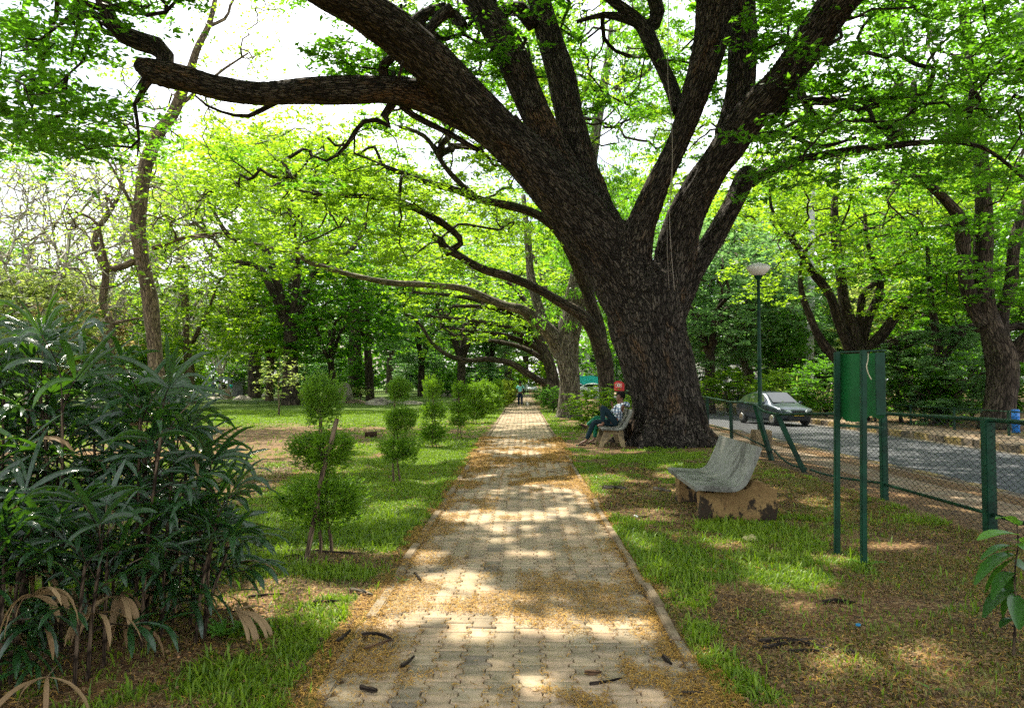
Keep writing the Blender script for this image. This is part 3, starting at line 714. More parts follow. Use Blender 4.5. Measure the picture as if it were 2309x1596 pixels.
t.limb(PL3([(1075,448,14,27),(1010,385,12,27),(960,310,10,27),(900,285,8,27)]), grow_from=.3)
t.limb(PL3([(860,372,8,25.8),(842,330,7,25.9),(800,350,6,26),(720,345,5,26),(680,380,4,26),(655,410,3,26)]), grow_from=.3)
T = np.vstack([blockT(150, 860, 1660, -60, 330, 26, 35), blockT(60, 500, 800, 300, 480, 25, 30), blockT(70, 680, 1150, 250, 460, 25, 29), blockT(60, 1000, 1250, 230, 560, 27, 33), blockT(60, 640, 1000, 420, 600, 24, 29), blockT(40, 1100, 1340, -40, 300, 28, 34)])
t.colonize(T, .45, .13, .012, .015, .5, sides=5)
put_tree('dark forked tree behind the great tree, its crooked limbs sweeping left over the path', t, [t.leaves(210, .95, .18, .42, .4, seed=3)], M_BARK_DARK, M_LIME, G(1366, 935))
# pale thick tree draped with drooping leaves
t = Tree(6)
t.limb(PL3([(1283,952,74,34),(1283,935,56,34),(1284,900,50,34),(1284,860,50,34),(1278,810,54,34),(1280,760,52,34),(1295,690,46,34),(1310,600,42,34),(1318,500,36,34.3),(1330,380,30,34.6),(1350,260,24,35),(1370,140,16,35.4),(1380,40,10,35.8)]), lump=.10, grow_from=.3, sides=14)
t.limb(PL3([(1268,800,44,34),(1245,755,38,33.8),(1215,730,30,33.5),(1180,700,24,33),(1140,690,20,32.6),(1095,672,18,32.2),(1040,650,15,31.8),(960,642,14,31.4),(880,638,13,31),(800,622,12,30.6),(740,605,12,30.4),(700,592,11,30.2),(670,575,10,30),(620,560,7,29.8),(572,548,4,29.6)]), lump=.08, grow_from=.5, sides=10)
t.limb(PL3([(1256,790,30,34),(1225,720,24,34.4),(1200,640,20,35),(1190,540,16,35.5),(1180,440,10,36)]), lump=.08, grow_from=.3)
t.limb(PL3([(1380,205,12,34),(1420,178,13,33.6),(1455,168,11,33.4),(1470,150,8,33.2)]), grow_from=.2)
T = np.vstack([blockT(70, 1230, 1530, 20, 380, 32, 37), blockT(90, 1200, 1420, 360, 740, 32, 36)])
t.colonize(T, .6, .12, .008, .010, .5)
LV3 = t.leaves(240, .95, .22, .26, 1.1, droopy=.9, tilt=.7, seed=4)
put_tree('thick pale trunked tree draped in narrow drooping leaves, second trunk behind the great tree', t, [LV3], M_BARK_GREY, M_MID, G(1283, 940))
# ---------------------------------------------------------------- tall slender leaning tree on the left
t = Tree(7)
t.limb(PL3([(372,962,46,31),(370,945,38,31),(364,900,34,31),(352,820,33,31),(345,740,33,31),(335,660,34,31),(322,590,32,31),(312,520,32,31),(318,440,31,31),(330,370,30,31),(352,310,30,31),(385,265,28,31),(408,215,24,31),(425,170,20,31.1),(445,110,17,31.2),(470,60,13,31.3),(485,0,10,31.4),(490,-60,7,31.5)]), lump=.05, grow_from=.35, sides=12)
t.limb(PL3([(316,580,18,31),(280,600,16,30.8),(245,605,13,30.6),(232,560,9,30.4),(215,500,7,30.2),(150,470,5,30)]), grow_from=.3)
t.limb(PL3([(320,520,14,31),(300,470,9,30.8),(270,410,7,30.6),(240,360,5,30.4),(200,330,4,30.2)]), grow_from=.2)
t.limb(PL3([(345,560,12,31),(400,540,9,30.8),(450,530,7,30.6),(500,525,5,30.4)]), grow_from=.2)
t.limb(PL3([(345,320,12,31),(320,300,8,31),(306,298,5,31)]), grow_from=.5)
t.limb(PL3([(408,235,12,31),(440,210,8,31.2),(500,160,6,31.4),(560,120,4,31.6)]), grow_from=.2)
t.limb(PL3([(470,60,9,31.3),(510,40,7,31.4),(525,0,6,31.6),(560,-20,5,31.8)]), grow_from=.2)
T = np.vstack([blockT(170, 100, 620, 240, 620, 28, 34), blockT(60, 220, 480, 120, 330, 29, 33), blockT(60, 420, 650, 0, 200, 30, 33), blockT(40, 280, 470, 380, 640, 28, 31)])
t.colonize(T, .4, .14, .010, .011, .5)
put_tree('tall slender tree with smooth tan bark leaning right at the top, behind the palm clump', t, [t.leaves(22, .6, .20, .45, .5, seed=5)], M_BARK_TAN, M_LIME, G(372, 949))
# second, thinner bent tree to its left
t = Tree(8)
t.limb(PL3([(250,905,24,40),(248,870,20,40),(246,820,18,40),(252,770,19,40),(246,720,17,40),(232,680,16,40),(238,620,16,40),(222,570,17,40),(216,530,13,40),(245,480,12,40),(268,440,9,40),(275,380,7,40),(260,310,5,40)]), lump=.06, grow_from=.4)
t.limb(PL3([(238,610,14,40),(270,600,10,39.8),(300,592,8,39.6)]), grow_from=.3)
t.limb(PL3([(252,730,8,40),(290,722,6,39.8),(318,716,4,39.6)]), grow_from=.3)
T = np.vstack([blockT(190, 0, 420, 290, 620, 37, 43), blockT(40, 120, 330, 560, 760, 37, 42)])
t.colonize(T, .5, .15, .012, .012, .5)
put_tree('thin crooked pale brown tree left of the tall leaning tree', t, [t.leaves(14, .7, .24, .45, .5, seed=6)], M_BARK_TAN, M_LIME, G(250, 905))
# thick trunk with sunny leaves near the people
t = Tree(9)
t.limb(PL3([(430,915,42,55),(430,904,30,55),(428,860,22,55),(426,820,20,55),(420,770,14,55),(418,700,16,55),(415,640,17,55),(412,600,14,55),(400,540,9,55)]), lump=.10, grow_from=.4)
t.limb(PL3([(425,790,12,55),(450,740,9,54),(470,700,7,53),(490,640,5,52)]), grow_from=.2)
T = np.vstack([blockT(90, 330, 640, 520, 800, 46, 56)])
t.colonize(T, .7, .16, .008, .010, .5)
put_tree('pale flaring trunk with sunlit lime leaves near the standing people', t, [t.leaves(170, 1.2, .34, .45, .5, seed=7)], M_BARK_TAN, M_LIME, G(430, 904))
# ---------------------------------------------------------------- right side
t = Tree(10)      # great dark tree at the right edge
t.limb(PL3([(2254,962,86,28),(2252,940,66,28),(2256,900,60,28),(2262,850,62,28),(2258,800,66,28),(2240,750,54,28),(2222,690,42,28),(2216,620,38,28),(2218,520,38,28),(2216,420,34,28),(2210,330,30,28),(2190,220,28,28),(2180,120,24,28),(2170,20,18,28)]), lump=.06, grow_from=.45, sides=14)
t.limb(PL3([(2220,730,40,28),(2195,690,32,28),(2180,640,30,27.8),(2172,560,30,27.6),(2165,500,28,27.4),(2140,460,24,27.2),(2110,430,20,27),(2070,400,14,26.8),(2040,395,8,26.6)]), lump=.06, grow_from=.4, sides=12)
t.limb(PL3([(2255,760,40,28),(2262,700,28,28.2),(2280,640,26,28.4),(2285,560,26,28.6),(2300,500,20,28.8),(2330,420,16,29)]), lump=.06, grow_from=.4)
t.limb(PL3([(2240,742,36,28),(2180,746,34,27.6),(2110,756,32,27.2),(2040,772,30,26.8),(1990,790,26,26.4),(1960,792,22,26.2),(1935,800,16,26)]), lump=.07, grow_from=.7, sides=12) if False else None
t.limb(PL3([(2290,800,50,28),(2320,770,44,27.6),(2360,720,34,27)]), grow_from=.5)
t.limb(PL3([(2270,740,18,28),(2310,735,16,27.8),(2360,738,14,27.6)]), grow_from=1)
T = np.vstack([blockT(150, 1960, 2350, -20, 330, 24, 31), blockT(90, 1950, 2340, 300, 620, 25, 31), blockT(26, 2040, 2340, 560, 700, 27, 31)])
T2 = shell(rg, 90, (19, 25), 10, 9, 9, 15, .6, 1.2)
t.colonize(np.vstack([T, T2]), .5, .13, .012, .015, .5)
put_tree('massive dark trunked tree across the road at the right edge', t, [t.leaves(210, 1.0, .20, .42, .42, seed=8)], M_BARK_DARK, M_MID, G(2254, 950, -.1))
t = Tree(12)      # many stemmed tree behind the signboard
bx = (1932, 800, 34)
t.limb(PL3([(1934,962,62,34),(1934,930,52,34),(1934,860,50,34),(1934,810,46,34),(1930,770,34,34),(1905,690,26,34),(1896,620,22,34),(1885,540,20,34),(1882,450,15,34.4),(1890,360,10,35)]), lump=.06, grow_from=.4, sides=12)
t.limb(PL3([(1922,800,26,34),(1890,720,22,33.6),(1868,660,20,33.4),(1830,610,18,33),(1800,560,15,32.6),(1770,520,10,32.4),(1740,470,7,32.2),(1735,400,5,32)]), grow_from=.5)
t.limb(PL3([(1920,850,30,34),(1890,815,24,33.6),(1850,765,20,33.2),(1825,710,16,33),(1808,660,13,33),(1805,610,10,33),(1820,560,7,33),(1850,530,5,33)]), grow_from=.5)
t.limb(PL3([(1940,790,26,34),(1958,720,20,34),(1985,650,18,34),(1975,600,12,34),(1955,545,10,34),(1950,480,7,34)]), grow_from=.4)
t.limb(PL3([(1935,780,22,34),(1938,730,18,34),(1940,700,16,34),(1950,660,14,34),(2010,610,12,34),(2050,570,9,34),(2080,500,7,34)]), grow_from=.5)
t.limb(PL3([(1945,800,30,34),(1985,760,26,33.6),(2030,700,22,33.2),(2070,660,20,33),(2120,620,18,32.6),(2200,590,14,32)]), grow_from=.4)
t.limb(PL3([(1945,815,36,34),(1985,790,32,33.4),(2040,770,30,32.8),(2110,754,27,32.2),(2180,742,24,31.8),(2250,735,20,31.4)]), lump=.07, grow_from=.6, sides=12)
T = np.vstack([blockT(200, 1700, 2200, 400, 680, 30, 37), blockT(90, 1700, 2150, 240, 440, 30, 38), blockT(26, 1950, 2230, 560, 720, 31, 34)])
T = clear_view(T, [(1760, 1880, 610, 700)])
t.colonize(T, .45, .13, .012, .016, .5)
put_tree('dark tree with many twisting stems across the road behind the green signboard', t, [t.leaves(170, 1.0, .21, .42, .4, seed=9)], M_BARK_DARK, M_LIME, G(1934, 945, -.1))

# arching tree whose low limb crosses above the walker
t = Tree(14)
t.limb(PL3([(1262,918,40,48),(1258,905,30,48),(1252,880,27,48),(1246,850,27,48),(1236,815,26,48),(1222,780,24,48),(1200,740,20,47.6),(1170,710,17,47),(1120,690,14,46.4),(1060,672,11,46),(1000,664,8,45.5),(930,660,5,45)]), lump=.06, grow_from=.35)
t.limb(PL3([(1246,868,22,48),(1225,862,17,47.6),(1190,842,15,47),(1150,818,14,46.6),(1100,810,12,46),(1050,812,11,45.6),(1005,798,10,45),(972,770,8,44.6),(952,738,7,44.2),(928,712,5,44)]), lump=.06, grow_from=.55)
for k_, (a, b, c_, d_) in enumerate([((1230,800,15,48),(1160,745,12,47),(1080,725,9,46),(960,712,5,45)), ((1225,790,15,48),(1150,760,12,47.5),(1090,750,9,47),(1010,740,5,46.5)), ((1236,815,14,48),(1180,785,11,48.6),(1120,770,9,49),(1050,765,5,49.5)), ((1215,765,16,48),(1190,690,12,48.5),(1150,640,9,49),(1080,600,5,49.5)), ((1205,750,14,48),(1130,700,11,47),(1040,690,8,46),(980,700,5,45.5)), ((1225,790,16,48),(1240,720,13,49),(1230,650,10,50),(1200,570,6,50.5))]):
    t.limb(PL3([a, b, c_, d_]), grow_from=.4, sides=8)
T = np.vstack([blockT(130, 900, 1260, 560, 740, 42, 53), blockT(16, 930, 1100, 720, 780, 44, 47)])
t.colonize(T, .6, .14, .014, .016, .5)
put_tree('dark tree whose arching low limb crosses above the walking person', t, [t.leaves(120, 1.15, .28, .42, .4, seed=15)], M_BARK_DARK, M_LIME, G(1258, 910))
t = Tree(16)
t.limb(PL3([(1231,912,15,56),(1231,895,12,56),(1230,870,11,56),(1228,840,9,56),(1224,815,6,56)]), grow_from=.4)
T = np.vstack([blockT(70, 1160, 1250, 775, 868, 52.5, 57)]); t.colonize(T, .4, .08, .012, .012, .5)
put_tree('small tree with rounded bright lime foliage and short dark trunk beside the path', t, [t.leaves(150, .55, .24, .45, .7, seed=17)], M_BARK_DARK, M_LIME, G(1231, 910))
# ================================================================ BACKGROUND TREES
def proto(seed, H, Rr, trunk_r, kind, leafn, leafsz, ntarget, spread, forks=5, z0f=.3, bare=False, lean=.0, **kw):
    """a tree at the origin: returns trunk mesh and crown mesh"""
    t = Tree(seed); rg = t.rng
    hz = H*z0f; b = np.array([lean*hz, rg.uniform(-.1, .1)*hz, hz])
    t.limb([(0, 0, -.35, trunk_r*1.55), (0, 0, .15, trunk_r*1.2), (b[0]*.4, b[1]*.5, hz*.5, trunk_r), (*b, trunk_r*.95)], lump=.08, grow_from=1.0 if not kind == 'column' else .2, sides=10, node=True)
    for i in range(forks):
        a = i*2*np.pi/forks+rg.uniform(-.4, .4); q = rg.uniform(.45, .8)
        e = b+np.array([math.cos(a)*Rr*q, math.sin(a)*Rr*q, (H-hz)*rg.uniform(.45, .8)])
        if kind == 'column': e = b+np.array([math.cos(a)*Rr*.4, math.sin(a)*Rr*.4, (H-hz)*rg.uniform(.3, .9)])
        m1 = b+(e-b)*.35+np.array([0, 0, (H-hz)*.14])+rg.normal(0, .25, 3); m2 = b+(e-b)*.7+rg.normal(0, .4, 3)
        t.limb([(*(b-[0, 0, .3]), trunk_r*.62), (*m1, trunk_r*.46), (*m2, trunk_r*.32), (*e, trunk_r*.14)], lump=.06, grow_from=.25, sides=8)
    if kind == 'umbrella': T = shell(rg, ntarget, (b[0], b[1]), Rr, Rr, H*.52, H, .6, 1.5)
    elif kind == 'round': T = ellip(rg, ntarget, (b[0], b[1], hz+(H-hz)*.5), (Rr, Rr, (H-hz)*.56), .4)
    else: T = ellip(rg, ntarget, (b[0], b[1], H*.58), (Rr, Rr, H*.44), .3)
    T = T[T[:, 2] > H*.12]
    t.colonize(T, .6, .15, .013 if not bare else .014, .015 if not bare else .008, .5)
    cr = t.leaves(leafn, spread, leafsz, .45, .55, seed=seed, **kw)
    return t.tb.mesh('trunk'), crown_mesh('crown', [cr])
PROTO = {
 'umb_a': proto(101, 14, 8.5, .42, 'umbrella', 120, .34, 300, 1.35),
 'umb_b': proto(102, 15, 7.5, .34, 'umbrella', 120, .34, 280, 1.35, forks=4, lean=.12),
 'round_a': proto(103, 11, 4.8, .28, 'round', 150, .31, 250, 1.1, forks=5),
 'round_b': proto(104, 9, 4.2, .22, 'round', 150, .28, 220, 1.0, forks=4, lean=.1),
 'col_a': proto(105, 15, 4.0, .32, 'column', 200, .30, 230, 1.0, forks=6, z0f=.2, droopy=.7),
 'bare_a': proto(106, 14, 6.5, .20, 'round', 7, .25, 1000, 1.0, forks=7, z0f=.2, bare=True),
 'low_a': proto(107, 5.2, 3.4, .12, 'round', 260, .22, 140, .7, forks=5, z0f=.12),
}
BARKS = dict(d=M_BARK_DARK, t=M_BARK_TAN, g=M_BARK_GREY, p=M_BARK_PALE)
LEAVES = dict(lime=M_LIME, mid=M_MID, blue=M_BLUE, pale=M_PALE, olive=M_OLIVE)
def plant_tree(label, pk, x, y, rz, sc, bark, leaf, z=0.0, group=None, name='tree', cat='tree'):
    tm, cmh = PROTO[pk]
    r = empty(name, (x, y, z), label, cat, group, rz); r.scale = sc if isinstance(sc, tuple) else (sc, sc, sc)
    for nm, m, mt in (('trunk', tm, BARKS[bark]), ('crown', cmh, LEAVES[leaf])):
        o = bpy.data.objects.new(nm, m); COL.objects.link(o); o.parent = r
        if not m.materials: m.materials.append(mt)
        o.material_slots[0].link = 'OBJECT'; o.material_slots[0].material = mt
    return r
def at(u, Y, z=0.0): p = V(u, 862, Y); return p[0], p[1]
BGT = [  # label, proto, u, Y, rot, scale, bark, leaf
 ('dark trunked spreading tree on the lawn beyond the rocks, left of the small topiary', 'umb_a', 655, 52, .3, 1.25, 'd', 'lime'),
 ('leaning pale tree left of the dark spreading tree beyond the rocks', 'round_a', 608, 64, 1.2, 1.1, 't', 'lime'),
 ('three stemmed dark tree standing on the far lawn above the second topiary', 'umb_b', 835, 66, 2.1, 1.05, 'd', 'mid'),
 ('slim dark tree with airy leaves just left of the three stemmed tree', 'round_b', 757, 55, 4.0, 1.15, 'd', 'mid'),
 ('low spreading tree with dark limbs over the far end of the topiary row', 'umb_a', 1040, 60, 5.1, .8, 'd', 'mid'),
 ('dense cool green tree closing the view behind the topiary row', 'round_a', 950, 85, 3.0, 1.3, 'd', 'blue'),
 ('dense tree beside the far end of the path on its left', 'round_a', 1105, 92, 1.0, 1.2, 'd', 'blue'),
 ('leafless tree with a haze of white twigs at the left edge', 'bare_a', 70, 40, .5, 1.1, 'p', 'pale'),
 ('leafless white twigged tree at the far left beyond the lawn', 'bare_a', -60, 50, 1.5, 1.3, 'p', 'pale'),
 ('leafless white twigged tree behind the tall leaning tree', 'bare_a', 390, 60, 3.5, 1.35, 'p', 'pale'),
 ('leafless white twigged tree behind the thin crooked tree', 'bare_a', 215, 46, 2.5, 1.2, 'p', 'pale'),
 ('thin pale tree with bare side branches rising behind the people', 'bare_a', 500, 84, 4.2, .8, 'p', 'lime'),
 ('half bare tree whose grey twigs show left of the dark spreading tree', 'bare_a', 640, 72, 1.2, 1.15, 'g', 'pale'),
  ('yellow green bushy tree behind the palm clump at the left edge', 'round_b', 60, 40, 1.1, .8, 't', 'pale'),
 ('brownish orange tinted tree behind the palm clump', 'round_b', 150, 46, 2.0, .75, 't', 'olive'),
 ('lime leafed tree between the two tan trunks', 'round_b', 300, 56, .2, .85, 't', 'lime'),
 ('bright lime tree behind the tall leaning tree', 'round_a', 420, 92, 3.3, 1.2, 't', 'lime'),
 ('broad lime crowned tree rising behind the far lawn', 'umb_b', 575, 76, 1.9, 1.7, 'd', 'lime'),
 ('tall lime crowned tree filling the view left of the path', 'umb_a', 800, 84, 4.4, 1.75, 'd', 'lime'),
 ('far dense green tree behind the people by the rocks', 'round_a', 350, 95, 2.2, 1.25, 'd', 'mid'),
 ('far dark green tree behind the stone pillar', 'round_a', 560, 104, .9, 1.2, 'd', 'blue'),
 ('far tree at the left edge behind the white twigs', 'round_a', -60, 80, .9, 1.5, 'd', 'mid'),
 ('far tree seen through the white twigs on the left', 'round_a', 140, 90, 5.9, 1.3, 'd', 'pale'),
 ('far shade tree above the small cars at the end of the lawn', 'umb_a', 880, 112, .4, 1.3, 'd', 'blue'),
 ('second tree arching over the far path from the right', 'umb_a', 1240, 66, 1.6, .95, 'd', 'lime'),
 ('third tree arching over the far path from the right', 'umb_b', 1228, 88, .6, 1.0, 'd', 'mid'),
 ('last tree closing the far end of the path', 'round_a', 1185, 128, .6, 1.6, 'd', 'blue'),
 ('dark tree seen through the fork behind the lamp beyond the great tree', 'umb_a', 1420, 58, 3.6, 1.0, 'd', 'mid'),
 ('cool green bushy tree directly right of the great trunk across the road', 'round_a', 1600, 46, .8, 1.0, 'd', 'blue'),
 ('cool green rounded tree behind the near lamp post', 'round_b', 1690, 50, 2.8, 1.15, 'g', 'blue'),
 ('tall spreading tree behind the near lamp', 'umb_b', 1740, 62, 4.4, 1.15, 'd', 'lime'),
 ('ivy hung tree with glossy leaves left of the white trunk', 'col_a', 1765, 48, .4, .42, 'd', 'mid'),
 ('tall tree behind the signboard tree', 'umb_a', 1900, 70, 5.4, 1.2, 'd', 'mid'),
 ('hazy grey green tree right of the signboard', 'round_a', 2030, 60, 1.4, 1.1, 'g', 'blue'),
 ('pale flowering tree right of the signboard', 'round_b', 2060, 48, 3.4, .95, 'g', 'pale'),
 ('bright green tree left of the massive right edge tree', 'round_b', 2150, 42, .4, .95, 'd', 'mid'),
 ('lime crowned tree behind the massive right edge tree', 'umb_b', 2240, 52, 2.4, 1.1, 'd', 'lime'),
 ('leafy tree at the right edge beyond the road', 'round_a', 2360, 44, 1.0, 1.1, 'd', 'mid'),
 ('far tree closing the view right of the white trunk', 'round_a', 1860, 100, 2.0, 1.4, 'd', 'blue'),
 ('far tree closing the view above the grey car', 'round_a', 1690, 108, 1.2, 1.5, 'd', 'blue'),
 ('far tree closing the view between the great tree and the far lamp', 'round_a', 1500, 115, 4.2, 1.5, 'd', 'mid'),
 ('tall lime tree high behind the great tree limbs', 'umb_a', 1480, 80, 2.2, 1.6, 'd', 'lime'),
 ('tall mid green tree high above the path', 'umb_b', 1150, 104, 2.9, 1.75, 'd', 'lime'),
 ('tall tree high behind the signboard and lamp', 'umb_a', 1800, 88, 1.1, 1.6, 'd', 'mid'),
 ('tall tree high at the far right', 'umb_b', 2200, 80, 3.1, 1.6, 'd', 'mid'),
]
for (lb, pk, u, Y, rz, sc, bk, lf) in BGT:
    x, y = at(u, Y); plant_tree(lb, pk, x, y, rz, sc, bk, lf, -.1 if x > 13 else 0, 'trees around the lawn and road')

# ---------------------------------------------------------------- far woodland that reads as one mass
def wood_mass(name, label, runs, leafm, seed, n, size):
    rg = np.random.RandomState(seed); P = []; rn = []
    for (x0, y0, x1, y1, h0, h1, w) in runs:
        L = math.hypot(x1-x0, y1-y0); m = int(n*L)
        t_ = rg.rand(m); x = x0+(x1-x0)*t_+rg.normal(0, w, m); y = y0+(y1-y0)*t_+rg.normal(0, w, m)
        top = h0+(h1-h0)*(fbm(x*1.0, y+7, 7, seed, 3))*1.0
        z = top*(1-rg.rand(m)**1.6*.98)
        k_ = vnoise(x+z*.7, y-z, 2.0, seed+3) > .25
        P.append(np.stack([x, y, z], -1)[k_]); rn.append((vnoise(x, y+z*1.3, 2.5, seed+1)[k_]))
    c = np.vstack(P); r = np.clip(np.concatenate(rn)*.8+rg.rand(len(c))*.35-.1, 0, 1); m = len(c)
    az = rg.uniform(0, 6.28, m); el = rg.normal(0, .5, m); d = np.stack([np.cos(az)*np.cos(el), np.sin(az)*np.cos(el), np.sin(el)], -1)
    u = nrm(np.cross(d, rg.normal(0, 1, (m, 3)))); Lf = (size*rg.uniform(.5, 1.3, m))[:, None]
    vv = np.stack([c-d*Lf*.5, c+u*Lf*.3, c+d*Lf*.5, c-u*Lf*.3], 1).reshape(-1, 3)
    me = fast_mesh(name, vv, 4, np.arange(len(vv)), {'rnd': ('FLOAT', 'POINT', np.repeat(r, 4))})
    return prop(link(name, me, None, leafm), label, 'woodland', kind='stuff')
wood_mass('woodland', 'distant green woodland closing the view beyond the lawn and the end of the path', [(-160, 95, -60, 128, 6, 24, 5), (-60, 128, -6, 140, 5, 22, 5), (12, 150, 60, 140, 6, 24, 5), (60, 140, 150, 90, 6, 26, 5)], M_MID, 41, 560, .85)
# bushes of the far edge, each its own
BUSH = [('low dark bush behind the standing people', 330, 84, 1.0, 'blue'), ('low bush behind the stone pillar', 590, 88, 1.1, 'mid'), ('low bush under the three stemmed tree', 800, 80, .7, 'mid'),
 ('dark bush left of the far gate', 950, 92, 1.0, 'blue'), ('rounded bush right of the third topiary', 1010, 80, .5, 'mid'), ('bush at the far end of the topiary row', 1085, 84, .8, 'blue'),
 ('dark bush left of the trunk beside the walker', 1219, 62, (.22, .22, .22), 'mid'), ('big leafed bush at the foot of the thick pale trunk', 1248, 40, (.24, .24, .24), 'mid'), ('leafy bush behind the seated man', 1350, 26, (.34, .30, .25), 'lime'),
 ('bush between the bench and the great trunk', 1428, 24, (.20, .20, .2), 'lime'), ('bush on the far roadside left of the grey car', 1640, 44, .42, 'lime'),
 ('bright bush behind the grey car', 1760, 40, .42, 'lime'), ('dense bush left of the signboard across the road', 1862, 37, .5, 'mid'), ('dense bush right of the signboard across the road', 2030, 33, .6, 'mid'),
 ('dark ivy covered bush across the road below the thin trunk', 2125, 31, .72, 'blue'), ('low bush left of the massive right edge trunk', 2190, 34, .6, 'mid'), ('low bush right of the massive right edge trunk', 2330, 33, .6, 'mid'),
 ('dark bush far beyond the road at the right', 1980, 62, 1.1, 'blue'), ('dark bush beyond the royal palm trunk', 1830, 66, 1.2, 'blue'), ('dark bush far behind the near lamp', 1700, 74, 1.2, 'blue'),
 ('low bush behind the palm clump left of the tall tree', 290, 58, .9, 'mid'), ('low bush at the left edge of the lawn', 60, 50, 1.1, 'mid'), ('green bush left of the thick flaring trunk', 395, 70, .8, 'lime'),
 ('dark bush at far left beyond the lawn', 160, 72, 1.3, 'blue'), ('dark bush below the half bare grey tree', 690, 92, 1.2, 'blue'), ('dark bush far behind the great trunk', 1570, 70, 1.0, 'blue')]
for i, (lb, u, Y, sc, lf) in enumerate(BUSH):
    x, y = at(u, Y); plant_tree(lb, 'low_a', x, y, i*1.3, sc, 'd', lf, -.12 if x > 13 else 0, 'bushes around the park', 'bush', 'bush')
# ================================================================ OBJECTS
def bm_obj(name, bm, mat, parent=None, smooth=False, bevel=0, seg=2):
    if bevel: bmesh.ops.bevel(bm, geom=[e for e in bm.edges if len(e.link_faces) == 2 and e.calc_face_angle(0) > .5], offset=bevel, segments=seg, affect='EDGES')
    me = bpy.data.meshes.new(name); bmesh.ops.recalc_face_normals(bm, faces=bm.faces); bm.to_mesh(me); bm.free()
    if smooth: me.polygons.foreach_set('use_smooth', [True]*len(me.polygons))
    return link(name, me, parent, mat)
def box(bm, c, s, rot=None):
    m = Matrix.Translation(c) @ (rot.to_4x4() if rot is not None else Matrix.Identity(4)) @ Matrix.Diagonal((*s, 1))
    return bmesh.ops.create_cube(bm, size=1, matrix=m)['verts']
def bar(bm, a, b, r, seg=10):
    a, b = Vector(a), Vector(b); d = b-a
    m = Matrix.Translation((a+b)/2) @ d.to_track_quat('Z', 'Y').to_matrix().to_4x4()
    bmesh.ops.create_cone(bm, cap_ends=True, segments=seg, radius1=r, radius2=r, depth=d.length, matrix=m)
def prism(bm, outline, y0, y1):
    """outline in x, z; extruded along y"""
    a = [bm.verts.new((x, y0, z)) for x, z in outline]; b = [bm.verts.new((x, y1, z)) for x, z in outline]; n = len(a)
    bm.faces.new(a); bm.faces.new(b[::-1])
    for i in range(n): bm.faces.new((a[i], b[i], b[(i+1) % n], a[(i+1) % n]))
def lathe(bm, prof, c=(0, 0, 0), seg=20):
    rings = []
    for r, z in prof: rings.append([bm.verts.new((c[0]+r*math.cos(2*math.pi*i/seg), c[1]+r*math.sin(2*math.pi*i/seg), c[2]+z)) for i in range(seg)])
    for a, b in zip(rings, rings[1:]):
        for i in range(seg): bm.faces.new((a[i], a[(i+1) % seg], b[(i+1) % seg], b[i]))
    bm.faces.new(rings[0][::-1]); bm.faces.new(rings[-1])
def tube_obj(name, pts, rad, mat, parent=None, sides=8, lump=0, seed=0):
    tb = Tubes(); tb.add(np.asarray(pts, float), np.broadcast_to(np.asarray(rad, float), (len(pts),)).copy(), sides, lump=lump, rng=np.random.RandomState(seed))
    return link(name, tb.mesh(name), parent, mat)
k = NT('green_paint'); o = k.obj()
c = k.mix(k.rng(k.noise(5, 6, o), .4, .6), (.002, .024, .012), (.004, .046, .021)); c = k.mix(k.rng(k.noise(22, 6, o, .7), .66, .72, 0, .85), c, (.07, .035, .018))
M_GREEN = k.done(k.pbr(c, .55, 0, k.bump(k.noise(60, 4, o), .3, .004), .25))
k = NT('bright_green_board'); o = k.obj()
sx_ = k.t.nodes.new('ShaderNodeSeparateXYZ'); k.l(o, sx_.inputs[0])
c = k.mix(k.rng(k.noise(3, 5, o), .35, .65), (.002, .055, .010), (.004, .095, .018)); c = k.mix(k.rng(k.noise(13, 6, o, .75), .70, .735, 0, .9), c, (.11, .06, .02))
M_BOARD = k.done(k.pbr(c, .6, 0, k.bump(k.noise(4, 3, o), .4, .02), .2))
M_WIRE = plain('dark_wire', (.010, .013, .011), .7, 0, .2)
M_WHITE = plain('white_plastic', (.78, .76, .70), .35, 0, .08, 3)
M_BLACK = plain('dark_rubber', (.02, .02, .02), .7)
def concrete(name, a, b, stain, s=4, lo=.54):
    k = NT(name); o = k.obj()
    c = k.mix(k.rng(k.noise(s, 6, o, .65), .3, .7), a, b)
    c = k.mix(k.rng(k.noise(s*.5, 5, k.scale(o, (1, 1, .6)), .7), lo, lo+.05, 0, .9), c, stain)
    c = k.mix(k.rng(k.noise(s*7, 5, o, .7), .5, .7, 0, .55), c, tuple(x*1.5 for x in b))
    c = k.mix(k.rng(k.noise(90, 3, o), .5, .75, 0, .4), c, tuple(x*.5 for x in a))
    return k.done(k.pbr(c, .82, 0, k.bump(k.noise(s*14, 6, o), .6, .008), .25))
M_SEAT = concrete('grey_mosaic_concrete', (.13, .13, .11), (.235, .235, .20), (.075, .072, .06), 6)
M_BLOCK = concrete('stained_plaster', (.12, .068, .026), (.24, .155, .06), (.012, .010, .008), 4.5, .50)
k = NT('stained_plaster'); o = k.obj(); sz = k.t.nodes.new('ShaderNodeSeparateXYZ'); k.l(o, sz.inputs[0])
c = k.mix(k.rng(k.noise(4, 6, o, .65), .3, .7), (.13, .075, .028), (.27, .175, .07))
damp = k.math('ADD', k.noise(4.2, 6, k.scale(o, (1, 1, .6)), .7), k.rng(sz.outputs[2], 0, .34, .17, -.06)); c = k.mix(k.rng(damp, .575, .62, 0, .93), c, (.014, .011, .009))
c = k.mix(k.rng(k.noise(26, 5, o, .7), .62, .68, 0, .8), c, (.16, .05, .025))
M_BLOCK = k.done(k.pbr(c, .85, 0, k.bump(k.noise(40, 6, o), .7, .01), .2))
M_LEGC = concrete('tan_concrete', (.20, .145, .07), (.34, .26, .14), (.10, .08, .05), 5)
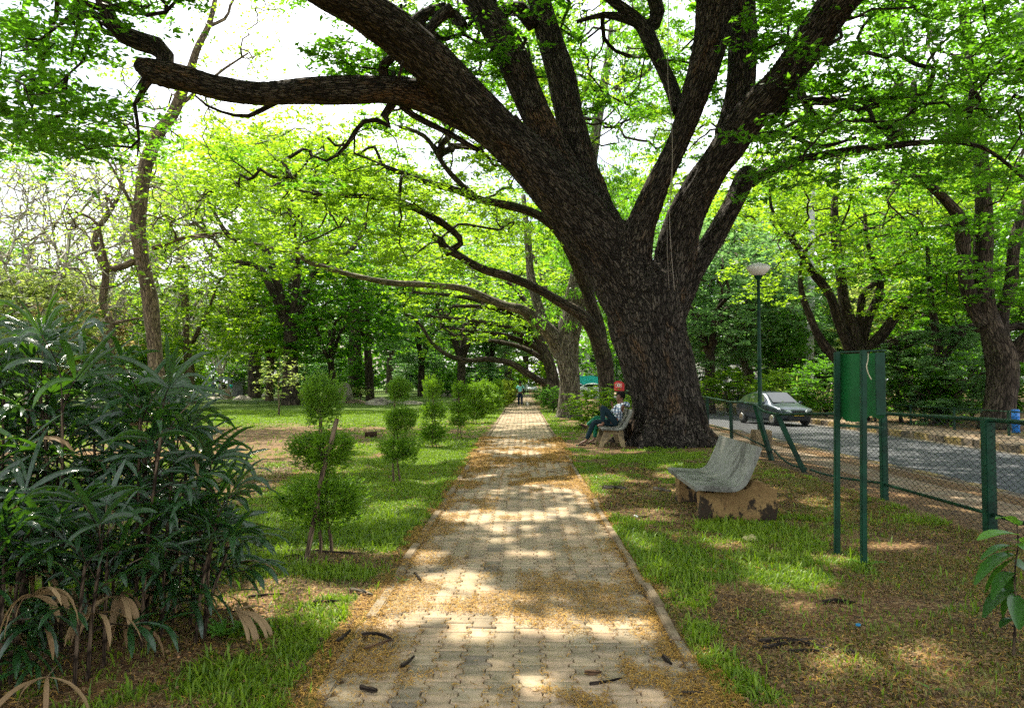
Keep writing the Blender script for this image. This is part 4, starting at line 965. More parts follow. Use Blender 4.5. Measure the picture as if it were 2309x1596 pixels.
# ---------------------------------------------------------------- benches
def shell_profile(x0, zs=.42, depth=.50, back=.73, top=.87, th=.056):
    a = [(0, zs), (.06, zs+.012), (.2, zs+.004), (.34, zs-.004), (.44, zs), (.50, zs+.025), (.545, zs+.075), (.585, zs+.16), (.64, zs+.28), (.70, top)]
    C = catmull([(x0+p, 0, z) for p, z in a], 26); T = nrm(np.gradient(C, axis=0)); Nn = np.stack([T[:, 2], 0*T[:, 0], -T[:, 0]], -1)
    up = C; lo = C+Nn*th
    return [(p[0], p[2]) for p in up]+[(p[0], p[2]) for p in lo[::-1]]
root = empty('bench', (2.0, 9.4, 0), 'near grey concrete bench with curved back resting on two stained brick blocks', 'bench')
bm = bmesh.new(); prism(bm, shell_profile(-.06), -.92, .90)
seat = bm_obj('seat_shell', bm, M_SEAT, root, False, .014, 3); seat.rotation_euler = (0, 0, R(-1.5))
def block_outline():
    return [(0, -.05), (.86, -.05), (.87, .36), (.82, .40), (.79, .43), (.74, .42), (.66, .47), (.60, .46), (.52, .37), (.40, .345), (.2, .348), (.02, .35)]
for y0, y1, dx, sc in ((-.80, -.58, .0, 1), (.50, .74, .02, .95)):
    bm = bmesh.new(); prism(bm, [(x*sc+dx, z) for x, z in block_outline()], y0, y1)
    bmesh.ops.subdivide_edges(bm, edges=[e for e in bm.edges if e.calc_length() > .1], cuts=3, use_grid_fill=True)
    rg = random.Random(4)
    for v in bm.verts:
        v.co.x += rg.uniform(-.008, .008); v.co.y += rg.uniform(-.006, .006); v.co.z += rg.uniform(-.008, .008)*(v.co.z > 0)
    bl_ = bm_obj('support_block', bm, M_BLOCK, root, False, .01, 1)
# distant bench
root2 = empty('bench', (1.95, 19.35, 0), 'concrete bench on splayed legs with the seated man, at the foot of the great tree', 'bench')
bm = bmesh.new(); prism(bm, shell_profile(0, .45, top=.92), -.8, .8); bm_obj('seat_shell', bm, M_SEAT, root2, True, .012, 3)
for y in (-.56, .5):
    bm = bmesh.new()
    prism(bm, [(-.06, -.02), (.04, -.02), (.20, .30), (.40, .30), (.50, -.02), (.60, -.02), (.53, .405), (.09, .405)], y-.05, y+.05)
    bm_obj('leg', bm, M_LEGC, root2, False, .01, 2)
# ---------------------------------------------------------------- signboard
A = G(1887, 1251); Bp = G(1947, 1276)
sd = nrm(np.array([Bp[0]-A[0], Bp[1]-A[1], 0]))
root = empty('signboard', A, 'tall green metal signboard seen from behind on two thin green posts', 'signboard')
topz = 1.86
loc = lambda p: np.asarray(p, float)-A
lean = np.array([.03, 0, 0])
for P_ in (A, Bp):
    bm = bmesh.new(); a = loc(P_)+[0, 0, -.1]; b = loc(P_)+[0, 0, topz-(0 if P_ is A else -.0)]+lean
    d = Vector(b-a); box(bm, Vector((a+b)/2), (.048, .048, d.length), d.to_track_quat('Z', 'Y').to_matrix()); bm_obj('post', bm, M_GREEN, root, False, .006, 2)
# board: from the first post past the second; ragged bottom edge
bd_end = V(1987, 862, 6.62); bd_end = np.array([bd_end[0], bd_end[1], 0]); bd0 = np.array([A[0], A[1], 0])+[0.01, .05, 0]
bdir = nrm(bd_end-bd0); blen = np.linalg.norm(bd_end-bd0); bn = np.array([-bdir[1], bdir[0], 0]); zb = 1.58-(953-862)/FOC*6.8
rg = np.random.RandomState(3); N_ = 44; bm = bmesh.new(); fr_, bk_ = [], []
for i in range(N_+1):
    t_ = i/N_; low = zb+.02*rg.rand()+(.05*max(0, math.sin(t_*9+1.2)) if .1 < t_ < .95 else 0)+(.10*(t_-.78)/.22 if t_ > .78 else 0)*.6
    fold = .012*math.sin(t_*6.3*2.0)
    p = bd0+bdir*blen*t_+bn*fold-A
    cols = []
    for q in range(9):
        z = low+(topz-.02-low)*q/8; cols.append(bm.verts.new((*(p[:2]+lean[:2]*z/1.8), z)))
    fr_.append(cols)
for i in range(N_):
    for q in range(8): bm.faces.new((fr_[i][q], fr_[i+1][q], fr_[i+1][q+1], fr_[i][q+1]))
ob = bm_obj('board', bm, M_BOARD, root); md = ob.modifiers.new('s', 'SOLIDIFY'); md.thickness = .004
bm = bmesh.new(); bar_ = lambda a, b, w, h: box(bm, Vector((np.asarray(a)+np.asarray(b))/2), (w, h, float(np.linalg.norm(np.asarray(b)-np.asarray(a)))), Vector(np.asarray(b)-np.asarray(a)).to_track_quat('Z', 'Y').to_matrix())
bar_(loc(bd0)+[.02, 0, topz]+lean, loc(bd_end)+[0, 0, topz]+lean, .05, .012); bm_obj('top_bar', bm, M_GREEN, root)
bm = bmesh.new(); bar_(loc(bd0)+[0, -.02, zb-.03]+lean*.5, loc(bd_end)+[0, -.02, zb-.03]+lean*.5, .025, .025); bm_obj('lower_bar', bm, M_GREEN, root)
bm = bmesh.new(); e0 = loc(bd_end)+[-.075, -.012, zb+.12]; box(bm, Vector(loc(bd_end)+[-.035, -.010, (zb+topz)/2+.03])+Vector(lean*.8), (.085, .012, topz-zb-.10)); bm_obj('side_flange', bm, M_GREEN, root, False, .003, 1)
tube_obj('dry_creeper', catmull([loc(V(1958, 796, 6.45)), loc(V(1957, 812, 6.44)), loc(V(1954, 826, 6.43)), loc(V(1958, 842, 6.43)), loc(V(1965, 856, 6.42))], 16), .004, plain('straw', (.45, .38, .25)), root, 4)
# ---------------------------------------------------------------- chain link fence along the road
def wire_mesh(name, path, h0, h1, parent, dia=.062, r=.0016, mat=None, stepz=None):
    """path: list of (x,y) with bottom and top heights interpolated; zig-zag wires"""
    P = np.asarray(path, float); L = np.r_[0, np.cumsum(np.linalg.norm(np.diff(P[:, :2], axis=0), axis=1))]
    n = max(2, int(L[-1]/dia)); vs_, qs = [], []; o = 0
    hs = max(2, int(round(np.max(h1-np.asarray(h0))/(dia*.5))) if np.ndim(h1) else int((h1-h0)/(dia*.5)))
    H0 = np.broadcast_to(h0, (len(P),)); H1 = np.broadcast_to(h1, (len(P),))
    for i in range(n):
        kk = np.arange(hs+1); s = (i+.5+.5*np.where((kk+i) % 2 == 0, -1, 1)*1.04)*dia
        x = np.interp(s, L, P[:, 0]); y = np.interp(s, L, P[:, 1]); b = np.interp(s, L, H0); t_ = np.interp(s, L, H1)
        z = b+(t_-b)*kk/hs; pts = np.stack([x, y, z], -1)
        tang = nrm(np.diff(P[:, :2], axis=0).mean(0)); tv = np.array([tang[0], tang[1], 0]); nv_ = np.array([-tang[1], tang[0], 0]); zz = np.array([0, 0, 1.])
        off = np.stack([nv_*r*1.1+0*zz, -nv_*r*.55+tv*r, -nv_*r*.55-tv*r*1.0])
        vv = (pts[:, None]+off[None]+nv_*.002*np.where(kk % 2 == 0, 1, -1)[:, None, None]).reshape(-1, 3)
        ii_ = (np.arange(hs)[:, None]*3); j = np.arange(3)[None]; j2 = (j+1) % 3
        vs_.append(vv); qs.append((np.stack([ii_+j, ii_+j2, ii_+3+j2, ii_+3+j], -1).reshape(-1, 4))+o); o += len(vv)
    v = np.vstack(vs_)-np.asarray(parent.location if parent else (0, 0, 0))
    return link(name, fast_mesh(name, v, 4, np.vstack(qs)), parent, mat or M_WIRE)
FO = np.array([FX, 8.0, 0]); froot = empty('chain_link_fence', FO, 'green chain link fence between lawn and road, bent and sagging in its middle', 'fence')
H = 1.19
stations = [(FX, 1.2, 0, FX, 1.2, H), (FX, 3.4, 0, FX, 3.4, H), (FX, 5.7, 0, FX, 5.7, H), (FX, 8.0, 0, FX, 8.0, H), (FX, 10.3, 0, FX, 10.3, 1.16),
            (5.03, 13.4, 0, *V(1752, 934, 13.5)), (5.12, 15.5, 0, *V(1703, 912, 15.3)), (5.95, 21.6, 0, 5.93, 21.6, 1.02), (6.0, 24.6, 0, 6.0, 24.6, 1.1), (6.05, 27.6, 0, 6.05, 27.6, 1.1), (6.05, 30.6, 0, 6.05, 30.6, 1.1), (6.05, 33.6, 0, 6.05, 33.6, 1.1), (6.05, 38, 0, 6.05, 38, 1.1), (6.05, 44, 0, 6.05, 44, 1.1)]
S = np.array(stations)
for i, s_ in enumerate(S):
    bm = bmesh.new(); a = Vector(s_[:3]-FO)+Vector((0, 0, -.15)); b = Vector(s_[3:]-FO); d = b-a
    w = .105 if i in (3,) else .085
    box(bm, (a+b)/2, (w, w, d.length), d.to_track_quat('Z', 'Y').to_matrix()); bm_obj('post', bm, M_GREEN, froot, False, .008, 2)
low = {4: [(FX, 10.3, .22), (4.93, 11.6, .12), (4.97, 12.6, .07), (5.03, 13.3, .06)], 5: [(5.03, 13.5, .06), (5.0, 14.1, .05), (5.03, 14.7, .10), (5.1, 15.4, .20)], 6: [(5.12, 15.6, .20), (5.3, 17.2, .22), (5.95, 21.6, .2)]}
for i in range(len(S)-1):
    a, b = S[i], S[i+1]
    tp = [a[3:]-FO, b[3:]-FO]
    if i == 5: tp = catmull([a[3:]-FO, (a[3:]+b[3:])/2-FO+[0, .1, -.04], b[3:]-FO], 10)
    if i == 6: tp = catmull([a[3:]-FO, (a[3:]*.6+b[3:]*.4)-FO+[-.1, 0, .03], b[3:]-FO], 10)
    tube_obj('top_rail', tp, .024, M_GREEN, froot, 10)
    lp = catmull([np.array(q)-FO for q in low[i]], 18) if i in low else [np.array([a[0], a[1], .21])-FO, np.array([b[0], b[1], .21])-FO]
    tube_obj('bottom_rail', lp, .020, M_GREEN, froot, 10)
    pa = [(a[0]*.5+a[3]*.5-.0, a[1]*.5+a[4]*.5), (b[0]*.5+b[3]*.5, b[1]*.5+b[4]*.5)]
    if i < 9: wire_mesh('wire_mesh', pa, np.array([.03, .03]), np.array([a[5]-.01, b[5]-.01]), froot, .068 if i < 6 else .10, .0034 if i < 6 else .004)
# ---------------------------------------------------------------- low railing on the far side of the road
rr0 = np.array([15.3, 24, -.1]); rroot = empty('roadside_fence', rr0, 'low dark green wire fence along the far side of the road', 'fence')
for i, y in enumerate(np.arange(12, 75, 3.0)):
    bm = bmesh.new(); box(bm, (0, y-24, .33), (.06, .06, .95)); bm_obj('post', bm, M_GREEN, rroot)
tube_obj('top_rail', [(0, -12, .76), (0, 50, .76)], .02, M_GREEN, rroot, 6)
wire_mesh('wire_mesh', [(15.3, 12), (15.3, 50)], -.08, .65, rroot, .12, .003)
# ---------------------------------------------------------------- street lamps
def lamp(x, y, z, label):
    r = empty('street_lamp', (x, y, z), label, 'street lamp', 'street lamps along the road')
    bm = bmesh.new(); lathe(bm, [(.07, -.3), (.07, .9), (.055, .92), (.052, 2.2), (.058, 2.22), (.058, 2.27), (.045, 2.3), (.040, 4.32), (.075, 4.36), (.11, 4.42), (.12, 4.44)], seg=16); bm_obj('pole', bm, M_GREEN, r, True)
    bm = bmesh.new(); lathe(bm, [(.10, 4.44), (.16, 4.47), (.27, 4.58), (.305, 4.645), (.302, 4.66)], seg=28); bm_obj('bowl', bm, M_WHITE, r, True)
    bm = bmesh.new(); lathe(bm, [(.304, 4.663), (.30, 4.675), (.22, 4.73), (.10, 4.765), (.03, 4.775), (.02, 4.80)], seg=28); bm_obj('cap', bm, M_CAP, r, True)
    return r
M_CAP = plain('grey_cap', (.55, .54, .50), .5)
lx, ly = V(1713, 862, 19.7)[:2]
lamp(lx, ly, -.08, 'green lamp post with white bowl beside the bent fence, nearest to the camera')
q = V(1391, 862, 66); lamp(q[0], q[1], -.05, 'small distant lamp post seen just left of the great trunk')
q = V(1726, 862, 64); lamp(q[0], q[1], -.15, 'distant lamp post across the road, seen right of the nearest lamp pole')
bm = bmesh.new(); box(bm, (0, 0, .18), (.42, .42, .52)); o = bm_obj('lamp_footing', bm, M_LEGC, None, False, .02, 2); o.location = (lx-.12, ly-.45, -.06)
prop(o, 'worn yellowish concrete footing block behind the fence at the near lamp pole', 'concrete block'); o.name = 'concrete_block'
# rope hanging from the great tree
rp = catmull([V(1507, -60, 17.9), V(1507, 60, 17.8), V(1506, 180, 17.8), V(1514, 260, 17.8), V(1516, 380, 17.8), V(1510, 480, 17.9), V(1513, 560, 18.0), V(1517, 610, 18.2), V(1521, 655, 18.35)], 60)
tb = Tubes(); tb.add(rp, np.full(60, .010), 5); rp2 = rp[34:]+np.array([-.13, 0, 0])*np.linspace(0, 1, 26)[:, None]; tb.add(rp2, np.full(26, .006), 5)
o = link('aerial_root', tb.mesh('aerial_root'), None, plain('pale_rope', (.22, .19, .16), .8)); prop(o, 'long pale hanging vine dangling from a limb of the great tree down its trunk', 'vine')
# ---------------------------------------------------------------- topiaries
def sprays(rg, C, Dn, n_leaf, L, size, asp=.32):
    """feathery sprays rooted at C pointing along Dn"""
    k_ = len(C); idx = np.repeat(np.arange(k_), n_leaf); n = len(idx); t_ = rg.rand(n)
    side = nrm(np.cross(Dn, rg.normal(0, 1, (k_, 3))))
    c = C[idx]+Dn[idx]*(t_*L*rg.uniform(.6, 1.2, k_)[idx])[:, None]+side[idx]*((rg.rand(n)-.5)*L*.8*(1-t_*.6))[:, None]
    d = nrm(Dn[idx]+side[idx]*rg.normal(0, .8, n)[:, None]+rg.normal(0, .25, (n, 3)))
    u = nrm(np.cross(d, rg.normal(0, 1, (n, 3)))); Lf = (size*rg.uniform(.6, 1.3, n))[:, None]
    vv = np.stack([c-d*Lf*.5, c+u*Lf*asp*.5, c+d*Lf*.5, c-u*Lf*asp*.5], 1).reshape(-1, 3)
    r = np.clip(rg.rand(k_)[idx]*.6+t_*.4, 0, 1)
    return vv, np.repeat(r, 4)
def tier_mesh(seed, n, nl, size, L=.09):
    rg = np.random.RandomState(seed); d = nrm(rg.normal(0, 1, (n, 3))); q = .45+.55*rg.rand(n)**.5
    az = np.arctan2(d[:, 1], d[:, 0]); lump = 1+.20*np.sin(az*3+seed)+.16*np.sin(az*5+2*seed)+.12*np.sin(d[:, 2]*6)-.30*np.clip(d[:, 2], 0, 1)**2*(rg.rand(n) < .6)
    C = d*q[:, None]*lump[:, None]*[1, 1, .9]
    Dn = nrm(d*[1, 1, .4]+[0, 0, .55]+rg.normal(0, .3, (n, 3)))
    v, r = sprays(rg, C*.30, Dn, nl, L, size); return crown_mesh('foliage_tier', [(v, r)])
M_TOP = leaf_mat('thuja_green', (.010, .040, .004), (.13, .25, .012), (.32, .60, .02), .55, .38)
M_TOPY = leaf_mat('thuja_yellow', (.06, .12, .010), (.24, .32, .02), (.45, .6, .04), .55, .4)
TM_near = [tier_mesh(s_, 900, 13, .040, .12) for s_ in (1, 2, 3)]
TM_far = [tier_mesh(s_, 420, 9, .065, .14) for s_ in (4, 5)]
M_STICK = bark_mat('stake_wood', (.07, .05, .03), (.17, .12, .075), None, 25, .5, .01)
def topiary(x, y, label, tiers, meshes, mat, stakes=1, seed=0):
    rg = random.Random(seed); r = empty('topiary', (x, y, 0), label, 'topiary', 'clipped topiaries along the left of the path')
    topz_ = tiers[-1][1]
    for sx2 in ((.0, .0), (.09, .05))[:2 if len(tiers) > 2 else 1]:
        n = 9; zz = np.linspace(-.08, topz_, n); pts = [(sx2[0]*(1-z/topz_)+.012*math.sin(z*9+seed), sx2[1]*(1-z/topz_)+.012*math.cos(z*7), z) for z in zz]
        tube_obj('stem', pts, np.linspace(.017, .006, n), M_STICK, r, 6, .1, seed)
    tb = Tubes(); rgn = np.random.RandomState(seed+9)
    for (dx, z, rx, rz) in tiers:
        for q in range(16):
            a = rgn.uniform(0, 6.28); e = (dx+rx*.8*math.cos(a), rx*.8*math.sin(a), z+rz*rgn.uniform(-.6, .6)); tb.add(catmull([(0, 0, z-rz*.8), (dx+e[0]*.35, e[1]*.4, z-rz*.4), e], 5), np.linspace(.006, .0025, 5), 4, False)
    link('branches', tb.mesh('branches'), r, M_STICK)
    for i, (dx, z, rx, rz) in enumerate(tiers):
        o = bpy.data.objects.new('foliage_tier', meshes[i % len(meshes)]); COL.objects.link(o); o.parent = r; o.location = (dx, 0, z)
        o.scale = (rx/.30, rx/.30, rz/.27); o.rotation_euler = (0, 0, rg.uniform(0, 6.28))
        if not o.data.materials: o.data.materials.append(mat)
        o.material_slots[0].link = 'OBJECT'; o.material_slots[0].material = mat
    return r
c0 = G(720, 1250)
def tz(v, Y): return CAM_H-(v-862)/FOC*Y
T1x, T1y = c0[0], c0[1]
tt_ = lambda u, v0, v1, u0, u1, Y, x: (((u0+u1)/2-1178)/FOC*Y-x, tz((v0+v1)/2, Y), (u1-u0)/2/FOC*Y*.74, (v1-v0)/2/FOC*Y*.92)
r1 = topiary(T1x, T1y, 'largest and nearest topiary, three clipped tiers with a leaning wooden stake', [tt_(0, 1068, 1190, 636, 834, T1y, T1x), tt_(0, 968, 1060, 650, 815, T1y, T1x), tt_(0, 845, 955, 672, 772, T1y, T1x)], TM_near, M_TOP, seed=1)
tube_obj('stake', [V(691, 1250, 6.75)-[T1x, T1y, .05], V(722, 1090, 6.75)-[T1x, T1y, 0], V(760, 944, 6.75)-[T1x, T1y, 0]], [.023, .021, .019], M_STICK, r1, 8, .08)
x2, y2 = G(887, 1088)[:2]
topiary(x2, y2, 'second topiary from the camera, its lowest tier tinged yellow', [tt_(0, 980, 1045, 849, 948, y2, x2), tt_(0, 915, 978, 864, 946, y2, x2), tt_(0, 852, 906, 868, 930, y2, x2)], TM_near, M_TOP, seed=2)
x3, y3 = G(975, 1009)[:2]
topiary(x3, y3, 'third topiary from the camera, dark green with round top', [tt_(0, 953, 998, 940, 1014, y3, x3), tt_(0, 906, 948, 942, 1012, y3, x3), tt_(0, 850, 902, 952, 1000, y3, x3)], TM_far, M_TOP, seed=3)
x4, y4 = G(1033, 989)[:2]
topiary(x4, y4, 'fourth topiary from the camera, slim and brownish, with merging tiers', [tt_(0, 935, 962, 1010, 1058, y4, x4), tt_(0, 905, 935, 1010, 1060, y4, x4), tt_(0, 862, 900, 1016, 1062, y4, x4)], TM_far, M_TOP, seed=4)
FARROW = [(1069, 954, 'fifth topiary from the camera, thin and dark'), (1089, 942, 'sixth topiary from the camera, round headed'), (1108, 933, 'seventh topiary from the camera, squat'), (1120, 927, 'eighth topiary from the camera, bushy'),
          (1131, 922, 'ninth topiary from the camera, mostly yellow green'), (1140, 917, 'bright yellow topiary just left of the walker'), (1146, 913, 'small topiary touching the bright yellow one'), (1150, 909, 'farthest topiary, beside the far end of the path')]
for i, (u, v, lb) in enumerate(FARROW):
    x, y = G(u, v)[:2]; hh = (.95, 1.05, .9, 1.1, 1.05, 1.1, 1.0, 1.0)[i]
    topiary(x, y, lb, [(0, .42*hh, .42, .26), (.05, .88*hh, .40, .25), (0, 1.30*hh, .30, .28)], TM_far, M_TOPY if i in (4, 5, 6) else M_TOP, seed=10+i)
# dark mulch ring with fallen twigs round the first topiary comes with the twigs below
# ---------------------------------------------------------------- young yellow tree and small ones
def sapling(label, u, v, h, rx, mat, seed, n=46, per=26, size=.09, bark=M_BARK_TAN):
    x, y = G(u, v)[:2]; t = Tree(seed)
    t.limb([(x, y, -.1, .05), (x+.03, y, h*.2, .04), (x-.04, y, h*.45, .03), (x+.05, y, h*.75, .015), (x, y, h, .006)], grow_from=.25, sides=7)
    T = ellip(np.random.RandomState(seed), n, (x, y, h*.66), (rx, rx, h*.36), .3); t.colonize(T, .25, .04, .004, .005, .5, sides=4)
    return put_tree(label, t, [t.leaves(per, .22, size, .42, .8, seed=seed)], bark, mat, (x, y, 0), name='young_tree')
sapling('small young tree with bright yellow leaves and a bare forked stem on the lawn', 628, 938, 2.75, 1.05, M_PALE, 61, 60, 34, .13)
sapling('tiny sapling behind the rocks near the people', 606, 893, 2.6, 1.2, M_PALE, 62, 40, 40, .18)
sapling('low yellowish sapling between the first two topiaries', 812, 905, 1.3, .9, M_PALE, 63, 34, 36, .12)
# ---------------------------------------------------------------- rocks and stones on the lawn
M_ROCK = concrete('weathered_rock', (.20, .17, .135), (.40, .355, .29), (.10, .085, .07), 3)
M_ROCKB = concrete('brown_rock', (.15, .10, .065), (.30, .22, .15), (.07, .05, .04), 3)
def rock(label, u, v, w, h, d=None, mat=M_ROCK, seed=0, rough=.22, name='rock', cat='rock', flat=False, z=0):
    x, y = G(u, v)[:2]; rg = random.Random(seed+50); bm = bmesh.new(); bmesh.ops.create_icosphere(bm, subdivisions=3, radius=1)
    P = [Vector((rg.uniform(-1, 1), rg.uniform(-1, 1), rg.uniform(-1, 1))).normalized() for _ in range(13)]; D = [rg.uniform(1-rough*2, 1) for _ in P]
    for vt in bm.verts:
        m_ = 1.0
        for p, dd in zip(P, D):
            q = vt.co.dot(p)
            if q > .05: m_ = min(m_, dd/q)
        vt.co *= m_*(1+rg.uniform(-.02, .02))
        vt.co = Vector((vt.co.x*w/2*1.15, vt.co.y*(d or w)/2*1.1, max(-.35, vt.co.z)*h*.95+h*.05))
    o = bm_obj(name, bm, mat, None, False); o.location = (x, y, z); o.rotation_euler = (0, 0, rg.uniform(-.4, .4))
    return prop(o, label, cat, 'rocks and stones on the lawn')
pyr = rock('large knobbly brown rock sculpture standing beside the group of people', 515, 899, 1.35, 1.45, 1.3, M_ROCKB, 1, .30)
RK = [('flat topped dark rock right of the knobbly rock sculpture', 546, 902, 1.9, .55, 0), ('long low pale rock in front of the knobbly rock sculpture', 490, 901, 2.2, .32, 0), ('small round stone left of the knobbly rock sculpture', 487, 893, .9, .35, 0),
      ('low stone behind the flat topped dark rock', 575, 893, 1.3, .4, 0), ('square pale stone right of the stone pillar', 602, 894, 1.3, .5, 0), ('broad grey stone in the stone border', 640, 893, 1.5, .45, 1), ('reddish boulder at the foot of the dark spreading tree', 690, 893, 2.2, .9, 1),
      ('pointed grey boulder left of the nearest topiary head', 662, 905, 1.5, .75, 1), ('pale flat stone at the path across the lawn', 630, 903, 1.4, .28, 0), ('tall leaning rock behind the nearest topiary', 776, 908, 1.3, 2.3, 0), ('flat brown stone under the tall leaning rock', 800, 909, 1.5, .4, 1),
      ('dark square grey stone block on the lawn between topiaries', 850, 912, 1.5, .62, 0), ('pale flat slab on the lawn left of the second topiary', 925, 911, 1.9, .25, 0), ('low pale stone behind the second topiary', 884, 908, 1.2, .3, 0), ('large pale boulder right of the third topiary', 1002, 893, 2.5, 1.0, 0),
      ('white edged stone by the fourth topiary', 1038, 904, 1.2, .5, 0), ('small pale stone on the grass left of the first topiary stake', 893, 1160, .09, .05, 0), ('long stone in the border left of the people', 445, 893, 2.2, .35, 0), ('flat pale rock right of the path near the thick pale trunk', 1338-75, 924, .5, .22, 0)]
for i, (lb, u, v, w, h, m_) in enumerate(RK): rock(lb, u, v, w, h, w*.8, (M_ROCK, M_ROCKB)[m_], i+2)
# carved stone pillar
x, y = G(538, 893)[:2]; pr = empty('stone_pillar', (x, y, 0), 'dark standing stone pillar behind the rocks near the people', 'monument')
bm = bmesh.new(); prism(bm, [(-.75, -.1), (.62, -.1), (.62, 2.45), (.45, 2.62), (-.2, 2.66), (-.55, 2.5), (-.75, 1.2)], -.4, .4); bm_obj('shaft', bm, concrete('dark_stone', (.10, .10, .10), (.20, .20, .19), (.05, .05, .05), 3), pr, False, .05, 2)
bm = bmesh.new(); prism(bm, [(-1.25, -.1), (-.78, -.1), (-.78, 2.9), (-1.15, 2.95)], -.3, .3); bm_obj('side_slab', bm, concrete('grey_slab', (.16, .17, .15), (.28, .29, .26), (.08, .08, .07), 3), pr, False, .04, 2)
# ================================================================ PEOPLE
def skin_mesh(name, pts, edges, root=0, sub=2, flat=None):
    """pts: list of (x, y, z, r[, r2]); grows a continuous surface"""
    me = bpy.data.meshes.new(name+'_b'); me.from_pydata([p[:3] for p in pts], edges, [])
    o = bpy.data.objects.new(name+'_b', me); COL.objects.link(o)
    md = o.modifiers.new('skin', 'SKIN'); md.use_smooth_shade = True; md.branch_smoothing = .6
    for i, p in enumerate(pts):
        sv = me.skin_vertices[0].data[i]; sv.radius = (p[3], p[4] if len(p) > 4 else p[3]); sv.use_root = (i == root)
    sb = o.modifiers.new('sub', 'SUBSURF'); sb.levels = sub; sb.render_levels = sub
    dg = bpy.context.evaluated_depsgraph_get(); ev = o.evaluated_get(dg); res = bpy.data.meshes.new_from_object(ev, depsgraph=dg); res.name = name
    bpy.data.objects.remove(o); bpy.data.meshes.remove(me)
    return res
def lerp(a, b, t): return tuple(a[i]+(b[i]-a[i])*t for i in range(3))
def hand_pts(w, dirv, palm, spread=.35, s=1.0, curl=.3):
    """returns points and edges of a hand starting at wrist w, fingers along dirv; palm = palm normal"""
    d = Vector(dirv).normalized(); n = Vector(palm).normalized(); side = d.cross(n).normalized(); w = Vector(w)
    P = [(*(w+d*.045*s), .024*s, .016*s), (*(w+d*.085*s), .028*s, .014*s)]; E = [(0, 1)]
    for k_, (off, L) in enumerate(((-.030, .062), (-.010, .074), (.010, .070), (.029, .054))):
        b = w+d*.095*s+side*off*s; i = len(P); P.append((*b, .0088*s)); E.append((1, i))
        m = b+d*L*.5*s+side*off*spread*s+n*curl*.012*s; t_ = b+d*L*s*(1-curl*.1)+side*off*spread*1.8*s+n*curl*.035*s
        P += [(*m, .0082*s), (*t_, .0068*s)]; E += [(i, i+1), (i+1, i+2)]
    i = len(P); b = w+d*.04*s-side*.026*s; P += [(*b, .010*s), (*(b+d*.03*s-side*.022*s+n*.008*s), .0095*s), (*(b+d*.055*s-side*.030*s+n*.014*s), .0080*s)]; E += [(0, i), (i, i+1), (i+1, i+2)]
    return P, E
def body(J, s=1.0, hands=None, feet=True):
    """one continuous skinned body from a joint dictionary"""
    P = []; E = []; ix = {}
    def add(k_, p, r, r2=None, par=None):
        ix[k_] = len(P); P.append((*p, r*s, (r2 or r)*s))
        if par is not None: E.append((ix[par], ix[k_]))
    add('pel', J['pel'], .125, .105); add('belly', lerp(J['pel'], J['chest'], .5), .125, .098, 'pel'); add('chest', J['chest'], .145, .105, 'belly')
    add('neck0', lerp(J['chest'], J['neck'], .72), .08, .07, 'chest'); add('neck', J['neck'], .055, .055, 'neck0')
    h = Vector(J['head']); nk = Vector(J['neck']); f = Vector(J['face']).normalized(); up = (h-nk).normalized()
    add('jaw', tuple(nk+(h-nk)*.45+f*.02*s), .062, .068, 'neck'); add('head', tuple(h), .080, .092, 'jaw'); add('crown', tuple(h+up*.072*s-f*.012*s), .062, .075, 'head')
    for sd in 'lr':
        add('sh'+sd, J['sh'+sd], .060, .060, 'chest'); add('ua'+sd, lerp(J['sh'+sd], J['el'+sd], .5), .048, .048, 'sh'+sd); add('el'+sd, J['el'+sd], .037, .037, 'ua'+sd)
        add('fa'+sd, lerp(J['el'+sd], J['wr'+sd], .4), .036, .036, 'el'+sd); add('wr'+sd, J['wr'+sd], .024, .022, 'fa'+sd)
        if hands and sd in hands:
            hp, he = hand_pts(J['wr'+sd], *hands[sd], s=s); b = len(P)
            P.extend([(*q[:3], q[3], q[4] if len(q) > 4 else q[3]) for q in hp]); E.append((ix['wr'+sd], b)); E.extend([(a+b, c+b) for a, c in he])
        add('hip'+sd, J['hip'+sd], .088, .088, 'pel'); add('th'+sd, lerp(J['hip'+sd], J['kn'+sd], .5), .075, .075, 'hip'+sd); add('kn'+sd, J['kn'+sd], .056, .056, 'th'+sd)
        add('ca'+sd, lerp(J['kn'+sd], J['an'+sd], .35), .055, .055, 'kn'+sd); add('an'+sd, J['an'+sd], .035, .035, 'ca'+sd)
        add('ft'+sd, lerp(J['an'+sd], J['toe'+sd], .55), .036, .030, 'an'+sd); add('toe'+sd, J['toe'+sd], .030, .018, 'ft'+sd)
    return skin_mesh('body', P, E)
def cloth(name, J, rows, s=1.0, grow=1.13, extra=.006):
    P = []; E = []; 
    for r in rows:
        p = r[1]; P.append((*p, r[2]*s*grow+extra, (r[3] if len(r) > 3 and r[3] else r[2])*s*grow+extra))
        if r[0] is not None: E.append((r[0], len(P)-1))
    return skin_mesh(name, P, E)
def shirt(J, s=1.0, sleeve=1.0, hem=0.0, name='shirt'):
    rows = [(None, J['pel'], .122, .108), (0, lerp(J['pel'], J['chest'], .5), .124, .102), (1, J['chest'], .145, .108), (2, lerp(J['chest'], J['neck'], .62), .082, .074)]
    for sd in 'lr':
        i = len(rows); rows += [(2, J['sh'+sd], .066), (i, lerp(J['sh'+sd], J['el'+sd], .5), .056)]
        if sleeve > .5: rows += [(i+1, J['el'+sd], .048), (i+2, lerp(J['el'+sd], J['wr'+sd], .5), .042), (i+3, lerp(J['el'+sd], J['wr'+sd], .9), .034)]
        else: rows += [(i+1, lerp(J['sh'+sd], J['el'+sd], .72), .054)]
    return cloth(name, J, rows, s)
